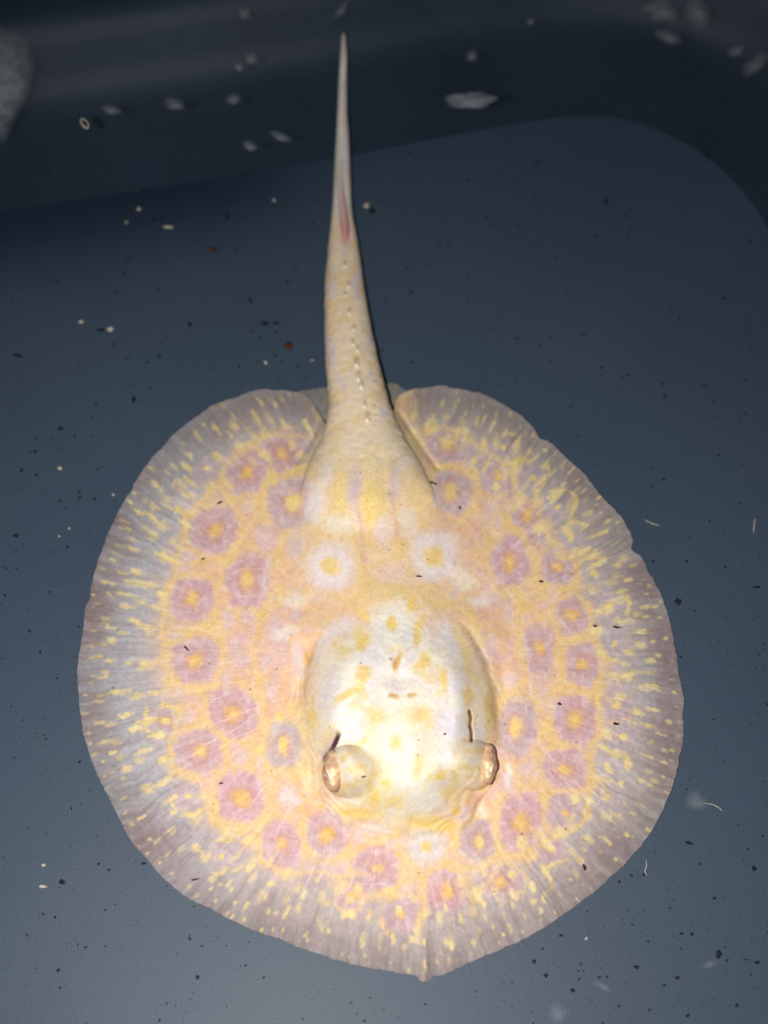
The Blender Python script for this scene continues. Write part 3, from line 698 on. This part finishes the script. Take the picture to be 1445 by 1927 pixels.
THIN = np.clip(THIN * (1 - 0.65 * yel) * (0.85 + 0.35 * sstep(-0.3, 0.6, strk)), 0, 0.75)
DOTS = np.exp(-((X - np.interp(Y, [800, 1000, 1150], [690, 705, 735])) / 110) ** 4) * sstep(800, 870, Y) * sstep(1200, 1130, Y) * 0.6 * (0.25 + 0.75 * np.clip((Ccol[:, 0] - Ccol[:, 2]) * 2.5, 0, 1))
topv = P(X, Y, Hh)
quads = grid_quads(NT, NR, True)
# the middle cap, the hem's edge and the flat underside
base_n = len(topv)
cap = P1(C0[0], C0[1], float(Hh.reshape(NT, NR)[:, 0].mean()))
under_s = [1.0, 0.97, 0.85, 0.5, 0.1]
uv = []
for s_ in under_s:
    uv.append(P(C0[0] + np.cos(th) * (ro * s_), C0[1] + np.sin(th) * (ro * s_), 0.7 if s_ > 0.98 else 0.9))
UN = np.stack(uv, 1)
un_n = len(under_s)
verts = [topv, cap[None], UN.reshape(-1, 3), P1(C0[0], C0[1], 0.9)[None]]
ub = base_n + 1
i_ = np.arange(NT); i2 = (i_ + 1) % NT
caps = np.column_stack([np.full(NT, base_n), i2 * NR, i_ * NR])[:, [0, 2, 1]]
hem = np.column_stack([i_ * NR + NR - 1, i2 * NR + NR - 1, ub + i2 * un_n, ub + i_ * un_n])
uq = grid_quads(NT, un_n, True, ub)
ucap = np.column_stack([np.full(NT, ub + NT * un_n), ub + i2 * un_n + un_n - 1, ub + i_ * un_n + un_n - 1])
cols = [Ccol, Ccol[:1], np.tile(lin(196, 180, 172), (NT * un_n + 1, 1))]
un_thin = np.tile(np.array([0.6, 0.6, 0.25, 0, 0]), NT)
thin = [THIN, [0], un_thin, [0]]; dots = [DOTS, [0], np.zeros(NT * un_n + 1)]
nv = base_n + 1 + NT * un_n + 1

# tail tube in the same skin
NTY, NPH = 520, 72
yy = np.concatenate([np.linspace(62, 110, 40, endpoint=False), np.linspace(110, 985, NTY - 40)])
ph = np.linspace(0, 2 * math.pi, NPH, endpoint=False)
YY = np.repeat(yy, NPH); PH = np.tile(ph, len(yy))
wv_ = tail_w(YY); cv_ = tail_c(YY)
rough = 1 + 0.018 * noise(YY / 7, PH * 5, 95) * sstep(380, 440, YY) + 0.012 * noise(YY / 40, np.cos(PH) * 2, 96)
XX = cv_ + wv_ * np.cos(PH) * rough
ZZ = tail_z(YY) + tail_rv(YY) * np.sin(PH) * rough
# a thin side fold low on the left, and the sting's groove on top
fold = np.exp(-((PH - math.pi * 1.03) / 0.16) ** 2) * sstep(380, 560, YY) * sstep(820, 720, YY)
XX = XX - fold * 2.6
ZZ = ZZ - np.exp(-((PH - math.pi * 0.42) / 0.35) ** 2) * 0.28 * tail_rv(YY) * sstep(250, 380, YY) * sstep(470, 440, YY)
ZZ = np.maximum(ZZ, 1.2)
_ss = np.hypot(XX - C0[0], YY - C0[1]) / outline_smooth(np.arctan2(YY - C0[1], XX - C0[0]))
_hb = height(XX, YY, np.clip(_ss, 0, 1)) - 3
ZZ = ZZ - 6 * sstep(845, 925, YY)
_k = sstep(885, 930, YY)
ZZ = ZZ * (1 - _k) + np.minimum(ZZ, _hb) * _k
tv = P(XX, YY, ZZ)
tcol, _ = pigment(XX, YY, np.full(len(XX), 0.4), np.zeros(len(XX)), disc=False)
tcol = np.clip(tcol * (1 + 0.105 * (noise(XX / 2.6, YY / 2.6, 114) * 0.6 + noise(XX / 6, YY / 6, 115) * 0.5))[:, None], 0, 1)
I, J = np.meshgrid(np.arange(len(yy) - 1), np.arange(NPH), indexing='ij'); J2 = (J + 1) % NPH
tq = nv + np.stack([I * NPH + J, I * NPH + J2, (I + 1) * NPH + J2, (I + 1) * NPH + J], -1).reshape(-1, 4)
tip = P1(646.5, 58, 120)
tipi = nv + len(tv)
tt3 = np.column_stack([np.full(NPH, tipi), nv + (np.arange(NPH) + 1) % NPH, nv + np.arange(NPH)])
verts += [tv, tip[None]]; cols += [tcol, tcol[:1]]
thin += [np.where(YY < 140, 0.30 * sstep(140, 62, YY), 0), [0.4]]; dots += [0.35 * sstep(790, 860, YY), [0]]

RAY_O = Vector(P1(C0[0], C0[1], 0).tolist())
ray = bpy.data.objects.new('stingray', None); COL.objects.link(ray); ray.location = RAY_O
tag(ray, 'pale albino stingray with yellow ringed spots lying flat on the dark tub floor', 'stingray')
body = make_mesh('body', np.vstack(verts), np.vstack([quads, hem[:, ::-1], uq[:, ::-1], tq]), np.vstack([caps, ucap, tt3]), M_SKIN, ray,
                 np.vstack(cols), {'thin': np.concatenate([np.asarray(a, float) for a in thin]), 'dots': np.concatenate([np.asarray(a, float) for a in dots])}, origin=RAY_O)
tag(body, 'cream, pink and lilac skin patterned with yellow network and ocelli')

def h_at(x, y):
    x = np.atleast_1d(np.asarray(x, float)); y = np.atleast_1d(np.asarray(y, float))
    t = np.arctan2(y - C0[1], x - C0[0]); r = np.hypot(x - C0[0], y - C0[1]) / outline_smooth(t)
    return float(height(x, y, np.clip(r, 0, 1))[0])

# --- eyes
def ellipsoid(name, cx, cy, cz, rx, ry, rz, mat, parent, colf=None, origin=None, n=48, m=32, bump=None):
    u = np.linspace(0, 2 * math.pi, n, endpoint=False); v = np.linspace(0.02, math.pi - 0.02, m)
    UU = np.repeat(u, m); VV = np.tile(v, n)
    a, b_, c_ = np.sin(VV) * np.cos(UU), np.sin(VV) * np.sin(UU), np.cos(VV)
    k = np.ones_like(a) if bump is None else bump(a, b_, c_)
    pts = P(cx + rx * a * k, cy + ry * b_ * k, cz + rz * c_ * k)
    col = colf(a, b_, c_) if colf else None
    return make_mesh(name, pts, grid_quads(n, m, True), None, mat, parent, col, origin=origin)

def tube(name, pts, rad, mat, parent, origin=None, nseg=8, colors=None, sub=6):
    p = np.array(pts, float)
    k = len(p); q = []
    for i in range(k - 1):
        p0 = p[max(i - 1, 0)]; p1 = p[i]; p2 = p[i + 1]; p3 = p[min(i + 2, k - 1)]
        for t in np.linspace(0, 1, sub, endpoint=False):
            q.append(0.5 * ((2 * p1) + (-p0 + p2) * t + (2 * p0 - 5 * p1 + 4 * p2 - p3) * t ** 2 + (-p0 + 3 * p1 - 3 * p2 + p3) * t ** 3))
    q.append(p[-1]); q = np.array(q); n = len(q)
    rr = np.interp(np.linspace(0, 1, n), np.linspace(0, 1, len(rad)), rad)
    tg = np.gradient(q, axis=0); tg /= np.linalg.norm(tg, axis=1)[:, None] + 1e-9
    up = np.array([0, 0, 1.0]); a = np.cross(tg, up); a /= np.linalg.norm(a, axis=1)[:, None] + 1e-9
    b_ = np.cross(a, tg)
    ang = np.linspace(0, 2 * math.pi, nseg, endpoint=False)
    V = q[:, None] + rr[:, None, None] * (a[:, None] * np.cos(ang)[None, :, None] + b_[:, None] * np.sin(ang)[None, :, None])
    V = V.reshape(-1, 3)
    I, J = np.meshgrid(np.arange(n - 1), np.arange(nseg), indexing='ij'); J2 = (J + 1) % nseg
    qd = np.stack([I * nseg + J, (I + 1) * nseg + J, (I + 1) * nseg + J2, I * nseg + J2], -1).reshape(-1, 4)
    pts = P(V[:, 0], V[:, 1], V[:, 2])
    e0 = len(pts); pts = np.vstack([pts, P(q[[0, -1], 0], q[[0, -1], 1], q[[0, -1], 2])])
    t3 = np.array([[e0, j, (j + 1) % nseg] for j in range(nseg)] + [[e0 + 1, (n - 1) * nseg + (j + 1) % nseg, (n - 1) * nseg + j] for j in range(nseg)])
    cc = None
    if colors is not None:
        tpar = np.concatenate([np.repeat(np.linspace(0, 1, n), nseg), [0, 1]]); cc = np.stack([np.interp(tpar, np.linspace(0, 1, len(colors)), [c[k] for c in colors]) for k in range(3)], 1)
    return make_mesh(name, pts, qd, t3, mat, parent, cc, origin=origin)

def eye_col(sg):
    def f(a, b_, c_):
        o = sg * a
        col = np.tile(lin(232, 186, 150), (len(a), 1))
        col = lay(col, sstep(0.2, 0.75, o + 0.3 * noise(b_ * 4, c_ * 4, 3)), lin(196, 134, 110))
        col = lay(col, sstep(0.3, 0.6, fbm(b_ * 5 + 2, c_ * 5, 6, 2) + 0.25), lin(250, 226, 178))
        col = lay(col, sstep(0.65, 0.95, np.abs(b_)) * 0.7, lin(190, 128, 118))
        return col
    return f
for sg, (ex, ey, rx, ry), lid, pup in ((-1, (627, 1450, 18, 40), [(643, 1409), (629, 1416), (619, 1430), (611, 1446), (610, 1462), (617, 1478), (628, 1492)], [(617, 1440), (616, 1450), (621, 1459), (624, 1466)]),
                                       (1, (918, 1437, 16, 39), [(895, 1393), (909, 1399), (920, 1411), (930, 1428), (933, 1444), (926, 1458), (922, 1474)], [(928, 1437), (925, 1445), (922, 1452)])):
    ez = h_at(653 if sg < 0 else 892, 1448) - 32
    eye = ellipsoid('eye', ex, ey, ez, rx, ry, 25, M_EYE, ray, eye_col(sg), RAY_O, bump=lambda a, b_, c_: 1 + 0.05 * np.sin(b_ * 7 + c_ * 3))
    o1 = tube('eyelid', [(x, y, ez + 4) for x, y in lid], [1.2, 2.6, 3.2, 2.6, 3.0, 3.4, 1.6], M_LID, eye)
    o2 = tube('pupil_shine', [(x, y, ez + 25 * math.sqrt(max(0.05, 1 - ((x - ex) / rx) ** 2 - ((y - ey) / ry) ** 2)) - 1.0) for x, y in pup], [1.2, 2.6, 3.6, 2.2], M_SHINE, eye)  # reflected shine of the pupil, modelled as a pale solid crescent
    # sub-parts share the eye's own origin
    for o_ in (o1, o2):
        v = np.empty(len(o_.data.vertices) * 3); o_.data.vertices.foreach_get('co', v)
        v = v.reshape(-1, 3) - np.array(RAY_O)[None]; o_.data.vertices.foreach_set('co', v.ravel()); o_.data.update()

# --- thorns down the tail
def tail_top(x, y):
    q = max(0.0, 1 - ((x - tail_c(y)) / tail_w(y)) ** 2)
    return float(tail_z(y) + tail_rv(y) * math.sqrt(q))
for (x, y, r) in THORNS:
    r *= 1.05
    zt = tail_top(x, y) - 2.5 if y < 800 else h_at(x, y) - 2
    a = np.linspace(0, 2 * math.pi, 12, endpoint=False)
    rings_ = []
    for (f, k) in ((0, 1.0), (0.3, .85), (0.65, .5), (0.9, .2)):
        rings_.append(np.column_stack([x + np.cos(a) * r * k, y + np.sin(a) * r * 0.9 * k - f * r * 0.9, np.full(12, zt + f * r * 1.3)]))
    V = np.vstack(rings_ + [np.array([[x, y - r * 1.0, zt + r * 1.4]])])
    q_ = np.array([[i * 12 + j, i * 12 + (j + 1) % 12, (i + 1) * 12 + (j + 1) % 12, (i + 1) * 12 + j] for i in range(3) for j in range(12)])
    t_ = np.array([[36 + j, 36 + (j + 1) % 12, 48] for j in range(12)])
    make_mesh('thorn', P(V[:, 0], V[:, 1], V[:, 2]), q_, t_, M_THORN, ray, origin=RAY_O)

# --- sting lying on the tail
st = [(651, 452), (650, 438), (648, 420), (646, 400), (643, 375), (640, 345), (639, 310), (640, 270), (641, 235)]
sting = tube('sting', [(x, y, tail_top(x, y) - 2.5) for x, y in st], [3, 8, 9, 8, 6.5, 6, 5.5, 4, 0.8], M_STING, ray, RAY_O, 10,
             [lin(222, 150, 150), lin(226, 162, 160), lin(234, 188, 182), lin(236, 204, 196), lin(242, 232, 222), lin(244, 240, 230), lin(240, 236, 226)])
tag(sting, 'slender sting, pink at its root and white towards the tip')

# --- pelvic fins, translucent flaps each side of the tail root
def flap(pts, base):
    p = np.array(pts, float); n = 60; m = 14
    cum_ = np.concatenate([[0], np.cumsum(np.hypot(*np.diff(p, axis=0).T))]); t = np.linspace(0, cum_[-1], n)
    ex, ey = np.interp(t, cum_, p[:, 0]), np.interp(t, cum_, p[:, 1])
    ss = np.linspace(0, 1, m)
    XX = base[0] + (ex[:, None] - base[0]) * ss[None]; YY = base[1] + (ey[:, None] - base[1]) * ss[None]
    ZZ = 1.6 + 1.2 * (1 - ss[None]) + 0.6 * noise(t[:, None] / 5 + 0 * ss[None], ss[None] * 2 + 0 * t[:, None], 97)
    x, y, z = XX.ravel(), YY.ravel(), ZZ.ravel()
    col = lay(np.tile(lin(168, 164, 160), (len(x), 1)), sstep(0.0, 0.5, fbm(x / 9, y / 9, 98, 2)) * 0.7, lin(214, 190, 128))
    s_ = np.tile(ss, n)
    return make_mesh('pelvic_fin', P(x, y, z), grid_quads(n, m), None, M_SKIN, ray, col, {'thin': 0.25 + 0.35 * s_, 'dots': s_ * 0}, origin=RAY_O)
flap([(545, 742), (565, 736), (590, 732), (612, 729), (624, 731), (632, 745)], (630, 830))
flap([(722, 728), (735, 720), (747, 723), (757, 731), (772, 740), (790, 752)], (740, 830))

# ------------------------------------------------------------------ debris, pale films and the water
rng = random.Random(11)
def crumb(name, x, y, lx, ly, ang, mat, z0=0.0, hz=None, seed=0, n=14):
    """an irregular little clod: rough closed lump of n x 7 vertices resting at height z0"""
    r = np.random.RandomState(seed + 17); hz = hz or min(lx, ly) * 0.7
    a = np.linspace(0, 2 * math.pi, n, endpoint=False); jag = 1 + 0.38 * (r.rand(n) * 2 - 1)
    V = []
    for (k, zz) in ((0.75, 0.0), (1.0, 0.3), (0.85, 0.7), (0.45, 0.95)):
        rr = k * jag * (1 + 0.1 * (r.rand(n) * 2 - 1))
        V.append(np.column_stack([lx * rr * np.cos(a), ly * rr * np.sin(a), np.full(n, zz * hz)]))
    V = np.vstack(V + [np.array([[0, 0, hz]])])
    ca, sa = math.cos(ang), math.sin(ang)
    xs = x + V[:, 0] * ca - V[:, 1] * sa; ys = y + V[:, 0] * sa + V[:, 1] * ca
    q_ = np.array([[i * n + (j + 1) % n, i * n + j, (i + 1) * n + j, (i + 1) * n + (j + 1) % n] for i in range(3) for j in range(n)])
    t_ = np.array([[3 * n + (j + 1) % n, 3 * n + j, 4 * n] for j in range(n)])
    o_ = P1(x, y, z0)
    ob = make_mesh(name, P(xs, ys, z0 + V[:, 2]), q_, t_, mat, None, origin=o_)
    ob.location = o_
    return ob

G1 = 'dark debris specks on the tub floor'
DK = [(272, 358, 7, 5, .5), (291, 413, 5, 4, 0), (306, 412, 6, 4, .3), (461, 330, 5, 4, 0), (480, 326, 5, 3, .2), (190, 621, 10, 4, 0), (357, 610, 6, 5, .5), (498, 608, 8, 6, .2), (519, 608, 8, 4, 0), (472, 565, 8, 3, 1.0),
      (428, 408, 3, 8, 0), (110, 532, 5, 3, .4), (696, 396, 0, 0, 0), (1031, 184, 12, 8, 0), (966, 193, 11, 4, -.1), (1332, 290, 6, 6, .8), (1140, 381, 6, 5, .3), (915, 409, 4, 4, 0), (774, 549, 4, 4, 0), (33, 669, 14, 4, .25),
      (252, 752, 5, 8, 0), (181, 759, 3, 3, 0), (115, 807, 6, 4, -.2), (67, 850, 4, 4, 0), (42, 885, 6, 4, -.6), (30, 1008, 6, 5, 0), (151, 936, 5, 3, -.3), (118, 1660, 8, 6, 0), (270, 1625, 6, 3, 0), (1295, 1586, 9, 4, .3),
      (1418, 1633, 5, 8, -.4), (1344, 1690, 4, 4, 0), (1352, 1796, 7, 8, .4), (1424, 1811, 6, 4, 0), (1005, 1809, 5, 5, 0), (1027, 1836, 5, 5, 0), (1055, 1760, 4, 4, 0), (1282, 1757, 4, 4, .2), (1301, 1758, 4, 5, .4), (1275, 1132, 7, 9, -.6),
      (1424, 1105, 10, 3, .05), (1292, 1057, 4, 4, 0), (1077, 1864, 6, 5, 0), (1385, 1892, 5, 4, 0), (1293, 1911, 5, 4, 0), (372, 1839, 5, 5, 0), (110, 1826, 4, 5, 0), (700, 397, 10, 7, .5), (1274, 1840, 6, 5, 0), (1198, 1820, 8, 5, .3), (420, 757, 3, 3, 0), (561, 690, 4, 3, 0), (450, 690, 3, 3, 0)]
for i, (x, y, a, b_, an) in enumerate(DK):
    if a == 0: continue
    o = crumb('debris_speck', x, y, a * 0.78, b_ * 0.78, an, M_DARK, 0.0, min(a, b_) * 0.6, i)
    tag(o, 'small dark speck of debris on the slate blue tub floor', 'debris', G1)
for i, (x, y, a, b_, l) in enumerate([(400, 469, 7, 6, 'round reddish brown crumb on the floor left of the pink tail root'), (543, 650, 9, 6, 'oblong dark brown crumb on the floor left of the thorny tail')]):
    tag(crumb('brown_crumb', x, y, a, b_, 0.5, M_BROWN, 0, 4, 60 + i), l, 'debris')
G2 = 'pale grit grains on the tub floor'
PL = [(153, 605, 4, 4), (207, 619, 7, 5), (113, 881, 5, 3.5), (214, 931, 3, 2.5), (83, 1628, 4, 4), (81, 1668, 9, 3), (690, 386, 6, 5), (318, 427, 10, 3), (500, 682, 4, 4), (262, 393, 3.5, 3.5), (516, 377, 3.5, 3), (1103, 1766, 3.5, 3.5), (238, 418, 3, 2), (131, 994, 2.5, 2), (112, 1009, 2.5, 2)]
for i, (x, y, a, b_) in enumerate(PL):
    tag(crumb('grit_grain', x, y, a, b_, rng.uniform(-.4, .4), M_PALE, 0, min(a, b_), 80 + i), 'tiny pale grain of grit on the slate blue tub floor', 'grit', G2)
G3 = 'bits of brown dirt lying on the stingray'
ONR = [(810, 907, 7, 2, .25), (818, 910, 4, 2, .5), (351, 1219, 8, 1.8, .8), (1157, 1362, 6, 3.5, .3), (865, 955, 4, 2, 1.2), (366, 1655, 9, 2, -.2), (837, 1381, 2.6, 2.6, 0), (1099, 1632, 7, 3, 1.1), (417, 1474, 4, 2, 0), (413, 1398, 0, 0, 0), (415, 945, 5, 2.6, -.3), (1052, 1325, 4, 2.5, .5), (788, 1084, 5, 1.6, 0), (1160, 1180, 8, 2, .1), (1120, 1178, 4, 2, 0), (382, 1052, 4, 2, -.5), (640, 905, 0, 0, 0), (1018, 1094, 4, 2, .2), (683, 1462, 5, 2, -.2)]
for i, (x, y, a, b_, an) in enumerate(ONR):
    if a == 0: continue
    z = h_at(x, y) + 1.2
    o = crumb('dirt_fleck', x, y, a, b_, an, M_BROWN, z - 1.5, 4.0, 120 + i, 10)
    tag(o, 'tiny brown fleck of dirt lying on the back of the stingray', 'dirt', G3)

# fine sediment dust: far too many grains to count
ns = 1700
r = np.random.RandomState(5)
sx = r.uniform(-60, 1500, ns); sy = r.uniform(240, 1990, ns); sz = r.exponential(0.9, ns) + 0.7
sz = np.minimum(sz, 3.2)
tet = np.array([[1, 0, 0], [-.5, .87, 0], [-.5, -.87, 0], [0, 0, .7]])
V = (tet[None] * sz[:, None, None]); sa = r.rand(ns) * 6.3
vx = sx[:, None] + V[..., 0] * np.cos(sa)[:, None] * 1.5 - V[..., 1] * np.sin(sa)[:, None]; vy = sy[:, None] + V[..., 0] * np.sin(sa)[:, None] * 1.5 + V[..., 1] * np.cos(sa)[:, None]
pv = P(vx.ravel(), vy.ravel(), V[..., 2].ravel() + 0.05)
# keep only grains that lie on the floor inside the tub's foot
ang_e = np.arctan2(edge[:, 1] - cen[1], edge[:, 0] - cen[0]); rad_e = np.hypot(edge[:, 0] - cen[0], edge[:, 1] - cen[1]); oo = np.argsort(ang_e)
c0_ = pv.reshape(ns, 4, 3).mean(1); ok = np.hypot(c0_[:, 0] - cen[0], c0_[:, 1] - cen[1]) < np.interp(np.arctan2(c0_[:, 1] - cen[1], c0_[:, 0] - cen[0]), ang_e[oo], rad_e[oo], period=2 * math.pi) * 0.985
rr_ = np.hypot(sx - C0[0], sy - C0[1]) / outline_smooth(np.arctan2(sy - C0[1], sx - C0[0]))
ok &= rr_ > 1.01
pv = pv.reshape(ns, 4, 3)[ok]; nk = len(pv)
tri = np.concatenate([np.array([[0, 1, 3], [1, 2, 3], [2, 0, 3], [0, 2, 1]]) + 4 * k for k in range(nk)])
sed = make_mesh('sediment', pv.reshape(-1, 3), None, tri, M_DARK, smooth=False)
tag(sed, 'fine dark sediment dust scattered over the tub floor', 'sediment', kind='stuff')

# pale see-through films set at water level
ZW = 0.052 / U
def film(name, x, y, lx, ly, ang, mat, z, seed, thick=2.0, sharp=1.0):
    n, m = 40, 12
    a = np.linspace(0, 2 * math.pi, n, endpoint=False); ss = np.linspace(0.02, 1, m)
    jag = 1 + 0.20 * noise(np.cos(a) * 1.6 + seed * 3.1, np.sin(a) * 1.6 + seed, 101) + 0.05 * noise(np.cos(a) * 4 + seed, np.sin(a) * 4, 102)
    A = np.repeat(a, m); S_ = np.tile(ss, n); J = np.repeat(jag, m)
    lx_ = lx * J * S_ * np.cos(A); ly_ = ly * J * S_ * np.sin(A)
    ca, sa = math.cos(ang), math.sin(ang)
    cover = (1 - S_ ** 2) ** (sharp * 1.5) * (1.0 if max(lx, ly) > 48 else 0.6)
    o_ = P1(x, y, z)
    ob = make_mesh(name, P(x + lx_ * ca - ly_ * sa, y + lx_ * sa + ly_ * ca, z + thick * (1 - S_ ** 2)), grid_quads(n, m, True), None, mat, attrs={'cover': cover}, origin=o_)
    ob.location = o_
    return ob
tag(film('pale_film', 0, 160, 62, 120, 0.12, M_PALEFILM, ZW, 1, sharp=.7), 'large pale blurred patch beside the tub wall, biggest of the pale patches', 'foam')
tag(film('pale_film', 882, 189, 54, 18, -0.08, M_PALEFILM, ZW, 2, sharp=.5), 'lone oval white film off the tip side of the tail', 'foam')
GF = 'small pale flecks near the tub wall'
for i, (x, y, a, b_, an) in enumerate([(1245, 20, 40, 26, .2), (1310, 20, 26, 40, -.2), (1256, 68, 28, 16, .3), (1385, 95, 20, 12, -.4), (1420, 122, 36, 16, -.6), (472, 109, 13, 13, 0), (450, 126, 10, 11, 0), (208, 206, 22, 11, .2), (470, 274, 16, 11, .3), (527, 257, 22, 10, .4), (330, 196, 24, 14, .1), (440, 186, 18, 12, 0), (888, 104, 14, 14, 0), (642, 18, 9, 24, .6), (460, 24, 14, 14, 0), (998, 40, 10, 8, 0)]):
    tag(film('pale_film', x, y, a, b_, an, M_PALEFILM, ZW, 5 + i), 'small blurred pale fleck in the rounded corner of the tub' if i < 5 else 'small blurred pale fleck along the straight tub wall by the tail tip', 'foam', 'pale flecks in the tub corner' if i < 5 else GF)
tag(film('slime_puff', 1310, 1506, 24, 20, 0, M_FIBRE, 8, 40, 6, .8), 'fuzzy white puff of slime with a thread, beside the rim of the disc', 'slime')
tag(film('slime_puff', 1135, 1856, 24, 7, .5, M_FIBRE, 3, 41, 3), 'thin grey wisp of slime below the lower rim of the disc', 'slime')
tag(film('slime_puff', 1335, 1815, 18, 8, -.2, M_FIBRE, 3, 42, 3), 'faint grey tuft of slime beside a dark debris clump', 'slime')
tag(film('slime_puff', 1050, 1905, 26, 26, 0, M_FIBRE, 3, 43, 3, 2), 'faint broad cloudy puff of slime on the open tub floor', 'slime')
for i, (pts, l) in enumerate([([(1322, 1511), (1340, 1514), (1352, 1520), (1358, 1526)], 'curved white thread trailing from the fuzzy slime puff'), ([(1213, 978), (1224, 984), (1240, 989)], 'short pale thread on the floor beside the notched rim'), ([(1215, 1618), (1216, 1630), (1213, 1640), (1217, 1648)], 'crooked pale thread on the floor beside the lower rim'), ([(1420, 975), (1418, 990), (1417, 1003)], 'straight faint thread on the open floor near the tub wall'), ([(583, 679), (592, 677)], 'tiny pale thread on the floor beside the tail')]):
    o_ = P1(*pts[0], 2)
    t_ = tube('thread', [(x, y, 2.5) for x, y in pts], [0.5, 1.0, 1.0, 0.5], M_PALE, None, o_, 6); t_.location = o_
    tag(t_, l, 'thread')
# curled scale: little bright ring
a_ = np.linspace(0, 2 * math.pi, 14)
o_ = P1(160, 232, ZW)
t_ = tube('bubble_ring', [(160 + 7 * math.cos(k) + 2 * math.sin(k), 232 + 8 * math.sin(k) + 3 * math.cos(k), ZW + 1) for k in a_], [1.6, 2.2, 1.4, 1.6], M_PALE, None, o_, 6); t_.location = o_
tag(t_, 'small bright ring shaped bubble floating alone on the water', 'bubble')

# the water itself: a clear body that dims and blues light with distance
wm = bpy.data.materials.new('water_body'); wm.use_nodes = True
nt = wm.node_tree; nt.nodes.clear()
out = nt.nodes.new('ShaderNodeOutputMaterial'); va = nt.nodes.new('ShaderNodeVolumeAbsorption')
va.inputs['Color'].default_value = (0.8, 0.9, 0.97, 1); va.inputs['Density'].default_value = 1.0
nt.links.new(va.outputs[0], out.inputs['Volume'])
zs = [0.0535, -0.002]
wr = np.vstack([np.column_stack([edge + nor * (0.1045 if z > 0 else -0.001), np.full(NE, z)]) for z in zs] + [np.array([[cen[0], cen[1], zs[0]], [cen[0], cen[1], zs[1]]])])
wq = np.array([[i, NE + i, NE + (i + 1) % NE, (i + 1) % NE] for i in range(NE)])
wt = np.array([[2 * NE, i, (i + 1) % NE] for i in range(NE)] + [[2 * NE + 1, NE + (i + 1) % NE, NE + i] for i in range(NE)])
water = make_mesh('water', wr, wq, wt, wm, smooth=False)
tag(water, kind='structure')
